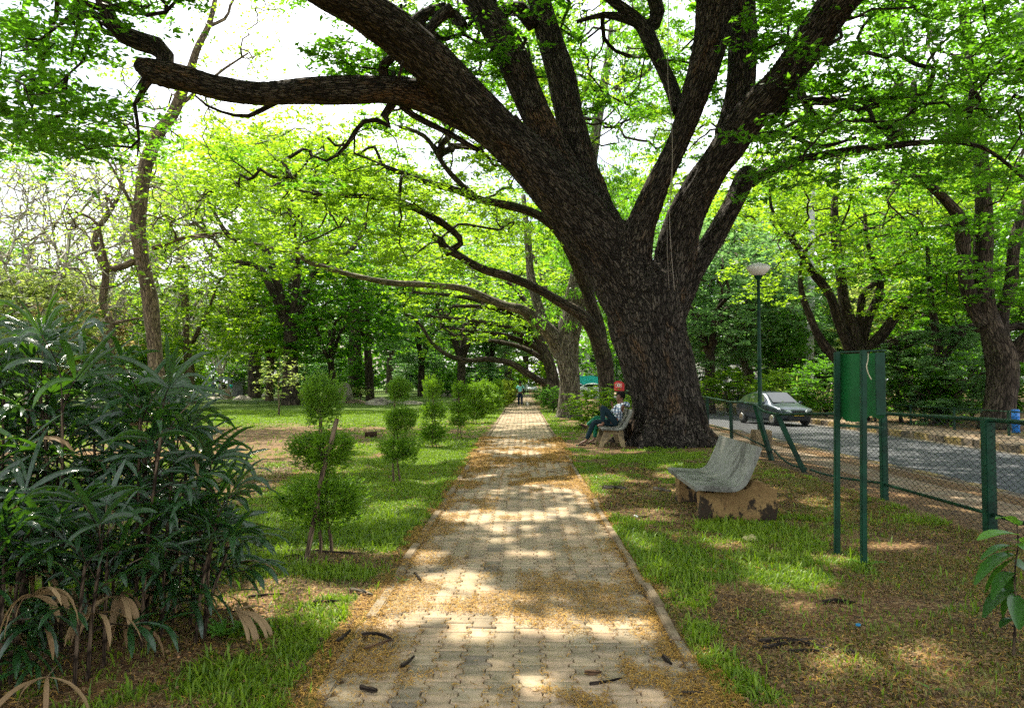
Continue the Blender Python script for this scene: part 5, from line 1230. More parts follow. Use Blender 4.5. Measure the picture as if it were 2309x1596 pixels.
def trousers(J, s=1.0, name='trousers', loose=1.0):
    rows = [(None, lerp(J['pel'], J['chest'], .12), .122, .106), (0, J['pel'], .128, .112)]
    for sd in 'lr':
        i = len(rows); rows += [(1, J['hip'+sd], .094), (i, lerp(J['hip'+sd], J['kn'+sd], .5), .080*loose), (i+1, J['kn'+sd], .064*loose), (i+2, lerp(J['kn'+sd], J['an'+sd], .4), .060*loose), (i+3, lerp(J['kn'+sd], J['an'+sd], .93), .048*loose)]
    return cloth(name, J, rows, s, 1.08)
def blob(name, c, rad, mat, parent, seg=3, rot=(0, 0, 0), noise=0, cut=None):
    bm = bmesh.new(); bmesh.ops.create_icosphere(bm, subdivisions=seg, radius=1); rg = random.Random(2)
    for v in bm.verts:
        v.co *= 1+rg.uniform(-noise, noise); v.co = Vector((v.co.x*rad[0], v.co.y*rad[1], v.co.z*rad[2]))
    if cut: bmesh.ops.delete(bm, geom=[v for v in bm.verts if cut(v.co)], context='VERTS')
    o = bm_obj(name, bm, mat, parent, True); o.location = c; o.rotation_euler = rot; return o
def face_bits(J, r, skin, s=1.0):
    h = Vector(J['head']); f = Vector(J['face']).normalized(); up = (h-Vector(J['neck'])).normalized(); sd = f.cross(up).normalized(); up = sd.cross(f)
    bm = bmesh.new()
    a = h+f*.088*s+up*.012*s; b = h+f*.118*s-up*.022*s; c1 = h+f*.09*s-up*.03*s+sd*.018*s; c2 = h+f*.09*s-up*.03*s-sd*.018*s
    v = [bm.verts.new(q) for q in (a, b, c1, c2)]
    for q in ((0, 1, 2), (0, 3, 1), (1, 3, 2), (0, 2, 3)): bm.faces.new([v[i] for i in q])
    bmesh.ops.subdivide_edges(bm, edges=bm.edges[:], cuts=2, use_grid_fill=True); bmesh.ops.smooth_vert(bm, verts=bm.verts, factor=.4)
    bm_obj('nose', bm, skin, r, True)
    for q in (-1, 1):
        blob('ear', tuple(h+sd*.083*s*q-f*.005*s-up*.01*s), (.018*s, .012*s, .030*s), skin, r, 2)
        blob('eye', tuple(h+sd*.032*s*q+f*.083*s+up*.012*s), (.012*s, .012*s, .008*s), M_EYE, r, 2)
    bm = bmesh.new(); c_ = h+f*.088*s-up*.052*s; bar(bm, c_-sd*.022*s, c_+sd*.022*s, .006*s, 8); bm_obj('mouth', bm, M_LIP, r, True)
M_EYE = plain('eye_dark', (.03, .02, .015), .3); M_LIP = plain('lip', (.16, .06, .045), .5)
M_SKIN = plain('brown_skin', (.16, .075, .042), .5, 0, .12, 8, .05); M_HAIR = plain('black_hair', (.007, .006, .005), .8, 0, .3, 40, .8, .01, .1)
def hair_cap(J, r, s=1.0, mat=None, size=1.0):
    h = Vector(J['head']); f = Vector(J['face']).normalized(); up = (h-Vector(J['neck'])).normalized(); sd = f.cross(up).normalized(); up = sd.cross(f)
    bm = bmesh.new(); bmesh.ops.create_icosphere(bm, subdivisions=4, radius=1); rg = random.Random(1)
    kill = []
    for v in bm.verts:
        x, y, z = v.co
        if y > .30+.55*max(0, z) and z < .62: kill.append(v)
        elif z < -.45 and y > -.6: kill.append(v)
        elif z < -.75: kill.append(v)
    bmesh.ops.delete(bm, geom=kill, context='VERTS')
    M = Matrix((sd, f, up)).transposed()
    for v in bm.verts:
        q = v.co*(1+rg.uniform(-.025, .03)); v.co = h+up*.022*s+M @ Vector((q.x*.088*s*size, q.y*.105*s*size-.008, q.z*.108*s*size))
    o = bm_obj('hair', bm, mat or M_HAIR, r, True); md = o.modifiers.new('s', 'SOLIDIFY'); md.thickness = .014*s
def plaid():
    k = NT('plaid_cotton'); o = k.obj(); w1 = k.t.nodes.new('ShaderNodeTexWave'); w1.bands_direction = 'X'; w1.inputs['Scale'].default_value = 4.2; w1.inputs['Distortion'].default_value = .8; k.l(o, w1.inputs[0])
    w2 = k.t.nodes.new('ShaderNodeTexWave'); w2.bands_direction = 'Z'; w2.inputs['Scale'].default_value = 4.2; w2.inputs['Distortion'].default_value = .8; k.l(k.scale(o, (1, 1, 1)), w2.inputs[0])
    c = k.mix(k.rng(w1.outputs[1], .62, .70), (.62, .66, .70), (.05, .07, .10)); c = k.mix(k.rng(w2.outputs[1], .60, .72, 0, .75), c, (.10, .17, .27))
    return k.done(k.pbr(c, .85, 0, k.bump(k.noise(30, 3, o), .3, .01), .2))
def fabric(name, c, v=.3): return plain(name, c, .85, 0, v, 9, .35, .012, .2)
M_JEAN = fabric('dark_jeans', (.008, .024, .032)); M_GREENCL = fabric('green_cloth', (.01, .14, .075)); M_SHOE = fabric('dark_leather', (.035, .025, .022))
# seated man, in bench coordinates: X from the bench front, Z up, Y away from the camera
BX, BY = 0.0, 18.7
def PX(u, v, dy=0): return ((u-1178)/91.0, BY+dy, (1005-v)/91.0)
J = dict(pel=(2.36, 18.95, .60), chest=(2.46, 18.95, .90), neck=(2.475, 18.95, 1.10), head=(2.455, 18.95, 1.225), face=(-1, -.05, -.12),
         shl=(2.47, 18.76, 1.02), shr=(2.47, 19.14, 1.02), ell=(2.30, 18.66, .80), elr=(2.24, 19.2, .80), wrl=(2.235, 18.72, .955), wrr=(2.08, 19.05, .93),
         hipl=(2.32, 18.85, .56), hipr=(2.30, 19.06, .56), knl=(1.99, 18.78, 1.00), knr=(1.80, 19.10, .58), anl=(2.00, 18.80, .54), anr=(1.60, 19.06, .11), toel=(1.85, 18.82, .50), toer=(1.42, 19.04, .035))
man = empty('person', (0, 0, 0), 'man in plaid shirt and dark jeans sitting on the far bench, one knee raised', 'person')
link('body', body(J, 1.0, {'l': ((-.15, 0, 1), (-1, -.3, 0)), 'r': ((-.6, 0, .5), (0, 0, 1))}), man, M_SKIN)
M_PLAID = plaid(); link('shirt', shirt(J), man, M_PLAID); link('trousers', trousers(J), man, M_JEAN); hair_cap(J, man); face_bits(J, man, M_SKIN)
blob('hood', (2.60, 18.95, 1.03), (.09, .17, .07), M_PLAID, man, 3, (0, .5, 0), .03)
bm = bmesh.new(); box(bm, (1.47, 19.04, .012), (.28, .10, .022)); bm_obj('sandal', bm, M_SHOE, man, False, .01, 2)
bm = bmesh.new(); bar(bm, (1.50, 18.985, .03), (1.50, 19.04, .075), .012, 6); bar(bm, (1.50, 19.04, .075), (1.50, 19.095, .03), .012, 6); bm_obj('strap', bm, M_SHOE, man)
# second person almost hidden behind him
J2 = dict(pel=(2.36, 19.62, .58), chest=(2.50, 19.62, .86), neck=(2.53, 19.62, 1.04), head=(2.51, 19.62, 1.16), face=(-1, 0, -.1), shl=(2.50, 19.44, .96), shr=(2.50, 19.8, .96), ell=(2.38, 19.40, .74), elr=(2.38, 19.85, .74),
          wrl=(2.16, 19.5, .66), wrr=(2.16, 19.75, .66), hipl=(2.3, 19.53, .55), hipr=(2.3, 19.71, .55), knl=(1.90, 19.50, .60), knr=(1.92, 19.66, .66), anl=(1.86, 19.48, .12), anr=(1.64, 19.50, .44), toel=(1.68, 19.48, .03), toer=(1.50, 19.46, .52))
p2 = empty('person', (0, 0, 0), 'person in green clothes on the far bench, mostly hidden behind the plaid shirted man', 'person')
link('body', body(J2, .95), p2, M_SKIN); link('shirt', shirt(J2, .95), p2, M_GREENCL); link('trousers', trousers(J2, .95), p2, M_GREENCL); hair_cap(J2, p2, .95)
bm = bmesh.new(); box(bm, (1.74, 19.48, .012), (.25, .09, .022)); bm_obj('sandal', bm, M_SHOE, p2, False, .01, 2)
bm = bmesh.new(); box(bm, (1.55, 19.47, .455), (.24, .09, .03), Matrix.Rotation(.5, 3, 'Y')); bm_obj('sandal', bm, M_SHOE, p2, False, .01, 2)
def stander(label, u, v, Y, h, yaw, shirtm, trm, pose='stand', bag=False, short=True, loose=1.0, skin=None, hairm=None):
    """upright figure; local +Y is the way it faces"""
    s = h/1.70; r = empty('person', (*V(u, 862, Y)[:2], 0), label, 'person', None, yaw)
    st = .10 if pose == 'walk' else .02
    Jp = dict(pel=(0, 0, .93), chest=(0, .0, 1.22), neck=(0, .01, 1.45), head=(0, .03, 1.575), face=(0, 1, -.08), shl=(-.18, 0, 1.37), shr=(.18, 0, 1.37), ell=(-.25, -.02, 1.10), elr=(.25, -.02, 1.10), wrl=(-.26, .06, .86), wrr=(.26, .06, .86),
              hipl=(-.09, 0, .88), hipr=(.09, 0, .88), knl=(-.10, .04+st, .48), knr=(.10, .04-st*.3, .48), anl=(-.10, st*1.4-.02, .085), anr=(.10, -st*1.8-.02, .085+st*.4), toel=(-.12, st*1.4+.15, .025), toer=(.12, -st*1.8+.15, .025+st*.1))
    if pose == 'fold': Jp.update(wrl=(-.08, .24, 1.12), wrr=(.08, .26, 1.08))
    Jp = {k_: (tuple(c*s for c in p) if k_ != 'face' else p) for k_, p in Jp.items()}
    link('body', body(Jp, s, {'l': ((0, .1, -1), (1, 0, 0)), 'r': ((0, .1, -1), (-1, 0, 0))} if Y < 60 and pose != 'fold' else None), r, skin or M_SKIN)
    link('shirt', shirt(Jp, s, .3 if short else 1), r, shirtm); link('trousers', trousers(Jp, s, loose=loose), r, trm); hair_cap(Jp, r, s, hairm)
    for sd in 'lr':
        a, t_ = Jp['an'+sd], Jp['toe'+sd]; bm = bmesh.new(); box(bm, (t_[0], (a[1]+t_[1])/2+.01, max(.035, t_[2]+.012)), (.10*s, .27*s, .07*s)); bm_obj('shoe', bm, M_SHOEW if bag else M_SHOE, r, True, .02, 2)
    if bag:
        blob('shoulder_bag', (.23*s, -.08, .98*s), (.075, .11, .17), M_BAG, r, 3, (0, 0, 0), .03)
        tube_obj('bag_strap', catmull([(.22*s, -.10, 1.12*s), (.15*s, -.155, 1.30*s), (.06*s, -.11, 1.45*s), (.08*s, .08, 1.42*s), (.20*s, .05, 1.12*s)], 20), .013, M_BAG, r, 6)
    return r
M_SHOEW = fabric('light_shoe', (.55, .50, .45)); M_BAG = fabric('black_bag', (.025, .018, .018)); M_TURQ = fabric('turquoise_cotton', (.22, .62, .60), .1); M_NAVY = fabric('navy_trousers', (.012, .022, .05))
stander('person walking away along the path in turquoise shirt and navy trousers with black bag', 1173, 917, 49, 1.68, 0, M_TURQ, M_NAVY, 'walk', True, loose=1.12)
PEOPLE = [('man in pale blue shirt and light trousers, leftmost of the group by the rocks', 459, 78, 1.75, -1.2, (.35, .42, .62), (.35, .36, .38), 'fold', False), ('man in dark teal jacket and grey trousers standing second in the group', 482, 78, 1.72, .2, (.035, .075, .10), (.22, .23, .26), 'stand', False),
          ('person in grey shirt holding out an arm, third in the group by the rocks', 495, 79, 1.70, -.9, (.25, .30, .32), (.10, .10, .12), 'fold', True), ('person in black top and white shorts behind the knobbly rock', 506, 79.5, 1.66, .8, (.02, .02, .025), (.70, .72, .75), 'stand', True), ('person in bright cyan top at the stone pillar', 521, 80, 1.66, 1.5, (.02, .50, .52), (.60, .60, .62), 'stand', True)]
for i, (lb, u, Y, h, yaw, c1, c2, ps, sh_) in enumerate(PEOPLE):
    stander(lb, u, 890, Y, h, yaw, fabric('cloth_top', c1), fabric('cloth_bottom', c2), ps, False, sh_)
# dog by the walker
D = V(1190, 862, 48.5); dog = empty('dog', (D[0], D[1], 0), 'small grey and white dog trotting beside the walking person', 'dog', None, .35)
dp = [(0, -.11, .20, .062), (0, 0, .205, .060), (0, .11, .21, .068), (0, .17, .26, .042), (0, .21, .315, .045), (0, .265, .30, .022), (0, -.17, .25, .014), (0, -.20, .31, .010)]
de = [(0, 1), (1, 2), (2, 3), (3, 4), (4, 5), (0, 6), (6, 7)]
for sx_d in (-1, 1):
    b = len(dp); dp += [(.045*sx_d, .12, .13, .022), (.045*sx_d, .125, .07, .014), (.045*sx_d, .135, .012, .014)]; de += [(2, b), (b, b+1), (b+1, b+2)]
    b = len(dp); dp += [(.045*sx_d, -.10, .14, .028), (.045*sx_d, -.15, .075, .014), (.045*sx_d, -.13, .012, .014)]; de += [(0, b), (b, b+1), (b+1, b+2)]
    b = len(dp); dp += [(.028*sx_d, .20, .355, .012), (.034*sx_d, .195, .385, .006)]; de += [(4, b), (b, b+1)]
k = NT('dog_fur'); o = k.obj(); c = k.mix(k.rng(k.noise(7, 3, o), .48, .55), (.55, .53, .50), (.10, .10, .10)); M_FUR = k.done(k.pbr(c, .9, 0, k.bump(k.noise(80, 3, o), .6, .006)))
link('body', skin_mesh('body', dp, de, 1), dog, M_FUR)
# ================================================================ VEHICLES
M_CARP = plain('grey_blue_car_paint', (.05, .066, .085), .22, .55, .05, 2, .0, .001, .5); M_GLASS = plain('dark_car_glass', (.010, .016, .014), .05, 0, .1, 2, 0, .001, .8)
M_CHROME = plain('chrome', (.6, .6, .6), .2, .9, .05, 3, 0); M_LENS = plain('headlight_lens', (.55, .60, .60), .12, .2, .1, 20, .1); M_PLATE = plain('yellow_plate', (.70, .42, .02), .5, 0, .05)
def car_meshes():
    # side profile stations: (y, z_low, z_belt, z_roof, half width low, half width belt, half width roof); front at -y
    st = [(-1.98, .36, .60, .62, .60, .62, .50), (-1.90, .24, .66, .70, .72, .74, .60), (-1.70, .20, .74, .80, .80, .80, .66), (-1.30, .19, .82, .90, .83, .83, .68), (-1.0, .19, .88, .97, .84, .84, .68),
          (-.93, .19, .89, 1.01, .84, .84, .66), (-.60, .19, .91, 1.24, .845, .845, .60), (-.28, .19, .92, 1.42, .85, .85, .565), (.15, .19, .93, 1.48, .85, .85, .565), (.65, .19, .94, 1.47, .85, .85, .56), (1.15, .20, .95, 1.40, .84, .84, .555), (1.60, .22, .96, 1.22, .82, .82, .55), (1.82, .26, .95, 1.02, .78, .79, .60), (1.95, .38, .80, .86, .68, .70, .60)]
    body_, glass = bmesh.new(), bmesh.new()
    rings = []
    for (y, zl, zb, zr, wl, wb, wr) in st:
        half = [(0, zl), (wl*.7, zl), (wl, zl+.09), (wb+.01, (zl+zb)/2+.05), (wb, zb-.04), (wb-.035, zb+.005), ((wb+wr)/2-.02, (zb+zr)/2), (wr+.035, zr-.045), (wr*.75, zr-.008), (0, zr+.012)]
        full = half+[(-x, z) for x, z in half[-2:0:-1]]; rings.append([body_.verts.new((x, y, z)) for x, z in full])
    n = len(rings[0])
    for a, b in zip(rings, rings[1:]):
        for i in range(n): body_.faces.new((a[i], a[(i+1) % n], b[(i+1) % n], b[i]))
    body_.faces.new(rings[0]); body_.faces.new(rings[-1][::-1])
    # glass panels stand 6 mm proud
    def panel(pts, dy=0):
        v = [glass.verts.new(p) for p in pts]; glass.faces.new(v)
    def P(i, w, t_):      # point on station i, side w, between belt and roof
        y, zl, zb, zr, wl, wb, wr = st[i]; return ((wb-.035+(wr+.035-(wb-.035))*t_)*w*1.012, y, (zb+.005+(zr-.045-zb-.005)*t_))
    for w in (-1, 1):
        for i, j, t0, t1 in ((6, 7, .90, .93), (7, 8, .93, .93), (8, 9, .93, .93), (9, 10, .93, .9), (10, 11, .9, .55)):
            panel([P(i, w, .10), P(j, w, .10), P(j, w, t1), P(i, w, t0)])
    wx = lambda y, z, x: (x, y-.012, z+.012)
    panel([wx(-.97, 1.0, -.60), wx(-.97, 1.0, .60), wx(-.31, 1.415, .50), wx(-.31, 1.415, -.50)])
    panel([(-.5, 1.25, 1.40), (.5, 1.25, 1.40), (.52, 1.74, 1.14), (-.52, 1.74, 1.14)])
    return body_, glass
def car(label, x, y, z, yaw, paint, group=None, name='car', detail=True):
    r = empty(name, (x, y, z), label, 'car', group, yaw); b, g = car_meshes()
    ob = bm_obj('body', b, paint, r, True); md = ob.modifiers.new('s', 'SUBSURF'); md.levels = 1; md.render_levels = 1
    bm_obj('windows', g, M_GLASS, r)
    for sx_c in (-1, 1):
        for yy in (-1.28, 1.22):
            bm = bmesh.new(); bmesh.ops.create_cone(bm, cap_ends=True, segments=24, radius1=.30, radius2=.30, depth=.2, matrix=Matrix.Translation((.76*sx_c, yy, .30)) @ Matrix.Rotation(math.pi/2, 4, 'Y')); w = bm_obj('wheel', bm, M_BLACK, r, False, .03, 2)
            bm = bmesh.new(); bmesh.ops.create_cone(bm, cap_ends=True, segments=16, radius1=.19, radius2=.16, depth=.05, matrix=Matrix.Translation((.865*sx_c, yy, .30)) @ Matrix.Rotation(math.pi/2*sx_c, 4, 'Y')); bm_obj('rim', bm, M_CHROME, w)
    if detail:
        for sx_c in (-1, 1):
            bm = bmesh.new(); vs_ = [bm.verts.new(p) for p in ((.34*sx_c, -1.975, .60), (.40*sx_c, -1.955, .70), (.74*sx_c, -1.80, .76), (.80*sx_c, -1.70, .70), (.74*sx_c, -1.86, .60))]; bm.faces.new(vs_); o_ = bm_obj('headlight', bm, M_LENS, r); o_.modifiers.new('s', 'SOLIDIFY').thickness = .05
            blob('side_mirror', (.93*sx_c, -.72, .98), (.10, .06, .07), paint, r, 2)
        bm = bmesh.new(); box(bm, (0, -1.99, .62), (.50, .04, .06)); bm_obj('grille', bm, M_BLACK, r, False, .01)
        bm = bmesh.new(); box(bm, (0, -1.985, .335), (1.05, .05, .17)); bm_obj('lower_intake', bm, M_BLACK, r, False, .02)
        bm = bmesh.new(); box(bm, (0, -2.012, .50), (.50, .012, .115)); pl = bm_obj('number_plate', bm, M_PLATE, r)
        cu = bpy.data.curves.new('plate_text', 'FONT'); cu.body = 'KA 02 AB 4106'; cu.size = .075; cu.align_x = 'CENTER'; cu.extrude = .002
        to = bpy.data.objects.new('t', cu); COL.objects.link(to); dg = bpy.context.evaluated_depsgraph_get(); tm_ = bpy.data.meshes.new_from_object(to.evaluated_get(dg)); bpy.data.objects.remove(to)
        t2 = link('plate_lettering', tm_, pl, M_BLACK); t2.location = (0, -2.021, .474); t2.rotation_euler = (math.pi/2, 0, 0)
    return r
cx = V(1745, 862, 34.2)[0]; car('grey blue hatchback with yellow number plate driving on the road towards the camera', cx, 34.4, ROADZ, R(14), M_CARP)
M_CW = plain('white_car_paint', (.75, .76, .76), .3, .1, .03); M_CS = plain('silver_car_paint', (.38, .40, .42), .3, .4, .03)
for i, (u, Y, yw, m_, lb) in enumerate([(1342, 96, 1.57, M_CW, 'white car parked far away, seen left of the dark forked trunk'), (1306, 102, 1.4, M_CS, 'silver car far away right of the thick pale trunk'), (1136, 118, 1.5, M_CW, 'white car at the far end of the path, left of the walker'),
                                      (1196, 116, .2, M_CS, 'silver car at the far end of the path, right of the walker'), (1083, 120, 1.6, M_CW, 'white car behind the far topiaries'), (1665, 82, 1.3, M_CW, 'white car parked beyond the road behind the balustrade')]):
    car(lb, *at(u, Y), 0, yw, m_, 'small distant parked cars', detail=False)
# ================================================================ PALM CLUMP
def blade(rg, base, d, up, L, W, droop, n=7, stripe=0):
    """a pleated strap leaf"""
    d = nrm(d); s = nrm(np.cross(d, up)); nr_ = np.cross(s, d); p = np.array(base, float); rows = []; uv = []
    t_ = np.linspace(0, 1, n); dd = d.copy(); step = L/(n-1)
    for i, t in enumerate(t_):
        w = W*min(1, .30+2.2*t)*(1 if t < .72 else max(.16, 1-((t-.72)/.28)**1.6*.85))*.5
        rows.append([p-s*w+nr_*w*.16, p-s*w*.5-nr_*w*.10, p+nr_*w*.02, p+s*w*.5-nr_*w*.10, p+s*w+nr_*w*.16])
        dd = nrm(dd+np.array([0, 0, -droop*(.25+t*1.5)/(n-1)])); p = p+dd*step; nr_ = nrm(nr_-dd*np.dot(nr_, dd)); s = nrm(np.cross(dd, nr_))
    return np.array(rows).reshape(-1, 3)
def strap_mesh(name, blades_, n=7):
    V_, Q, Rn, U = [], [], [], []; o = 0
    i = np.arange(n-1)[:, None]*5+np.arange(4)[None]; q = np.stack([i, i+1, i+6, i+5], -1).reshape(-1, 4)
    for v, r in blades_: V_.append(v); Q.append(q+o); o += len(v); Rn.append(np.full(len(v), r)); U.append(np.tile([0, 1, 2, 3, 4], n)/4)
    return fast_mesh(name, np.vstack(V_), 4, np.vstack(Q), {'rnd': ('FLOAT', 'POINT', np.concatenate(Rn)), 'wid': ('FLOAT', 'POINT', np.concatenate(U))}, True)
k = NT('palm_leaf'); r = k.attr('rnd'); w = k.attr('wid')
st = k.math('PINGPONG', k.math('MULTIPLY', w, 9.0), .5); stripe = k.rng(st, .0, .5, 0, 1)
c = k.mix(r, (.004, .022, .007), (.014, .055, .014)); c = k.mix(k.math('MULTIPLY', stripe, .35), c, (.045, .12, .035))
tr = k.t.nodes.new('ShaderNodeBsdfTranslucent'); k.l(k.mix(k.math('MULTIPLY', stripe, .6), (.06, .20, .008), (.22, .46, .02)), tr.inputs[0])
mx = k.t.nodes.new('ShaderNodeMixShader'); mx.inputs[0].default_value = .22
k.l(k.pbr(c, .24, 0, k.bump(stripe, .5, .003), .9), mx.inputs[1]); k.l(tr.outputs[0], mx.inputs[2]); M_PALM = k.done(mx.outputs[0])
M_DRY = leaf_mat('dry_leaf', (.16, .09, .04), (.36, .25, .13), (.4, .25, .1), .7, .25)
M_CANE = bark_mat('cane_fibre', (.035, .022, .014), (.10, .07, .045), None, 30, .6, .01)
pb = G(230, 1430); proot = empty('palm_clump', (pb[0], pb[1], 0), 'dense dark green lady palm clump with fan leaves filling the left foreground', 'palm'); PB = np.array([pb[0], pb[1], 0])
rg = np.random.RandomState(77)
TOPU = [-300, 0, 60, 120, 200, 300, 345, 400, 440, 480, 520, 560, 620, 700]; TOPV = [730, 745, 750, 780, 810, 850, 890, 960, 1040, 1090, 1130, 1180, 1290, 1400]
blades_g, blades_d, blades_s = [], [], []; petioles = Tubes()
stems = []
for i in range(60):
    u = rg.uniform(-420, 470); Y = rg.uniform(3.75, 5.6)
    gp = V(u, 862, Y); x, y = gp[0], gp[1]
    if u > 330 and Y < 4.4: Y += .7; x, y = V(u, 862, Y)[:2]
    vt = np.interp(u, TOPU, TOPV)+rg.uniform(-25, 230)*rg.rand(); ztop = max(.55, CAM_H-(vt-862)/FOC*y)*(rg.uniform(.42, .66) if y < 4.35 else 1)
    leanx = rg.normal(0, .05)+(.10 if u > 380 else 0); leany = rg.normal(0, .05)
    pts = catmull([(x, y, -.05), (x+leanx*.3, y+leany*.3, ztop*.4), (x+leanx, y+leany, ztop*.85)], 10)
    tb = Tubes(); tb.add(pts-PB, np.linspace(.012, .008, 10), 7, lump=.12, rng=rg); link('stem', tb.mesh('stem'), proot, M_CANE)
    nf = int(5+ztop*5.0); a0 = rg.uniform(0, 6.28)
    for f_ in range(nf):
        z = ztop*(.20+.74*(f_+.5)/nf); b = np.array([np.interp(z, pts[:, 2], pts[:, 0]), np.interp(z, pts[:, 2], pts[:, 1]), z]); az = a0+f_*2.4+rg.normal(0, .3)
        el = .15+.95*(f_/nf)+rg.normal(0, .15); d = np.array([math.cos(az)*math.cos(el), math.sin(az)*math.cos(el), math.sin(el)])
        Lp = rg.uniform(.16, .34); hub = b+d*Lp+[0, 0, -.02]
        petioles.add(catmull([b, b+d*Lp*.5+[0, 0, .02], hub], 5)-PB, np.full(5, .0035), 4, False)
        nb2 = rg.randint(4, 9); up = nrm(np.cross(np.cross(d, [0, 0, 1.]), d)+rg.normal(0, .12, 3)); sd2 = nrm(np.cross(d, up)); rr = rg.rand(); dry = z < .40 and rg.rand() < .16
        for q in range(nb2):
            t_ = (q/(nb2-1)-.5)*2+rg.normal(0, .10); an = t_*1.25+rg.normal(0, .10); dv = d*math.cos(an)+sd2*math.sin(an)+up*(.12*(1-abs(t_)))+rg.normal(0, .05, 3)
            L = rg.uniform(.20, .42)*(1-.15*abs(t_)); v = blade(rg, hub, dv, up, L, rg.uniform(.022, .042), rg.uniform(.2, 2.6)+(1.4 if dry else 0))-PB
            (blades_d if dry or (rg.rand() < .006) else blades_g).append((v, np.clip(rr*.6+rg.rand()*.4, 0, 1)))
link('fronds', strap_mesh('fronds', blades_g), proot, M_PALM); link('dry_fronds', strap_mesh('dry_fronds', blades_d), proot, M_DRY); o = link('petioles', petioles.mesh('petioles'), proot, M_CANE); o['kind'] = 'stuff'
# ---------------------------------------------------------------- broad leafed plant at the lower right corner
M_BROAD = leaf_mat('broad_leaf', (.014, .050, .010), (.035, .11, .016), (.12, .34, .02), .32, .3)
M_BROADY = leaf_mat('young_leaf', (.06, .17, .02), (.12, .28, .04), (.3, .6, .05), .35, .4)
q0 = G(2285, 1482); Yp = q0[1]; pr = empty('broadleaf_plant', (q0[0], q0[1], 0), 'young plant with large drooping glossy green leaves at the lower right edge', 'plant'); Q0 = np.array([q0[0], q0[1], 0])
sp = catmull([Q0, V(2290, 1380, Yp), V(2288, 1290, Yp), V(2296, 1230, Yp), V(2293, 1180, Yp)], 14)-Q0; tube_obj('stem', sp, np.linspace(.008, .004, 14), M_CANE, pr, 7)
def broad(rg, base, tip, W, droop, n=7):
    base, tip = np.asarray(base, float), np.asarray(tip, float); L = np.linalg.norm(tip-base); d = nrm(tip-base); s = nrm(np.cross(d, [0, 0, 1.])+rg.normal(0, .15, 3)); nn_ = np.cross(s, d); rows = []
    for t in np.linspace(0, 1, n):
        w = W*math.sin(math.pi*min(.98, t*.86+.10))**.8*.5; c = base+(tip-base)*t+np.array([0, 0, 1])*droop*L*4*t*(1-t)
        rows.append([c-s*w+nn_*w*.25, c-s*w*.5+nn_*w*.05, c, c+s*w*.5+nn_*w*.05, c+s*w+nn_*w*.25])
    return np.array(rows).reshape(-1, 3)
rg = np.random.RandomState(9); Lf, Ly = [], []
for (bu, bv, tu, tv, dy, w, dr, yg) in [(2293,1182,2246,1170,-.03,.075,.25,1),(2293,1185,2305,1175,.0,.05,.2,1),(2293,1205,2205,1218,-.08,.08,.12,1),(2293,1215,2315,1225,.05,.08,.15,1),(2290,1232,2212,1262,-.10,.06,.15,0),(2290,1240,2200,1282,.06,.05,.15,0),(2288,1250,2198,1318,-.12,.075,.2,0),
                                      (2290,1258,2222,1336,.10,.07,.2,0),(2288,1270,2330,1300,.0,.08,.2,0),(2288,1290,2238,1352,-.10,.075,.25,0),(2290,1300,2262,1392,.06,.08,.15,0),(2290,1330,2218,1392,-.12,.085,.2,0),(2290,1340,2296,1418,-.10,.095,.1,0),(2290,1345,2340,1400,.0,.09,.2,0),(2292,1225,2340,1260,-.1,.08,.2,1),(2289,1395,2255,1415,-.05,.05,.2,0)]:
    b = V(bu, bv, Yp)-Q0; t_ = V(tu, tv, Yp+dy*2)-Q0; (Ly if yg else Lf).append((broad(rg, b, t_, w*1.15, dr*.5), rg.rand()))
link('leaves', strap_mesh('leaves', Lf), pr, M_BROAD); link('young_leaves', strap_mesh('young_leaves', Ly), pr, M_BROADY)
# ---------------------------------------------------------------- fallen wood and litter
M_DEAD = bark_mat('dead_wood', (.022, .016, .012), (.075, .055, .04), None, 30, .6, .01); M_DEADB = bark_mat('brown_wood', (.10, .055, .03), (.22, .13, .07), None, 30, .6, .01)
def stick(label, pts, r, mat=M_DEAD, name='fallen_stick', cat='stick', dz=0.0, group='fallen sticks and pods'):
    P = [G(u, v) for u, v in pts]; base = P[0]; on = PL < base[0] < PR; z0 = (.012 if on else .012)
    Q = []
    for i, p in enumerate(P):
        gz = .006 if PL < p[0] < PR else float(ground_z(p[0], p[1]))+.008
        Q.append((p[0]-base[0], p[1]-base[1], gz+r*.8))
    n = max(6, len(Q)*4); C = catmull(Q, n); o = tube_obj(name, C, r*(1-.5*np.linspace(0, 1, n)**2), mat, None, 7, .18, int(pts[0][0])); o.location = (base[0], base[1], 0)
    return prop(o, label, cat, group)
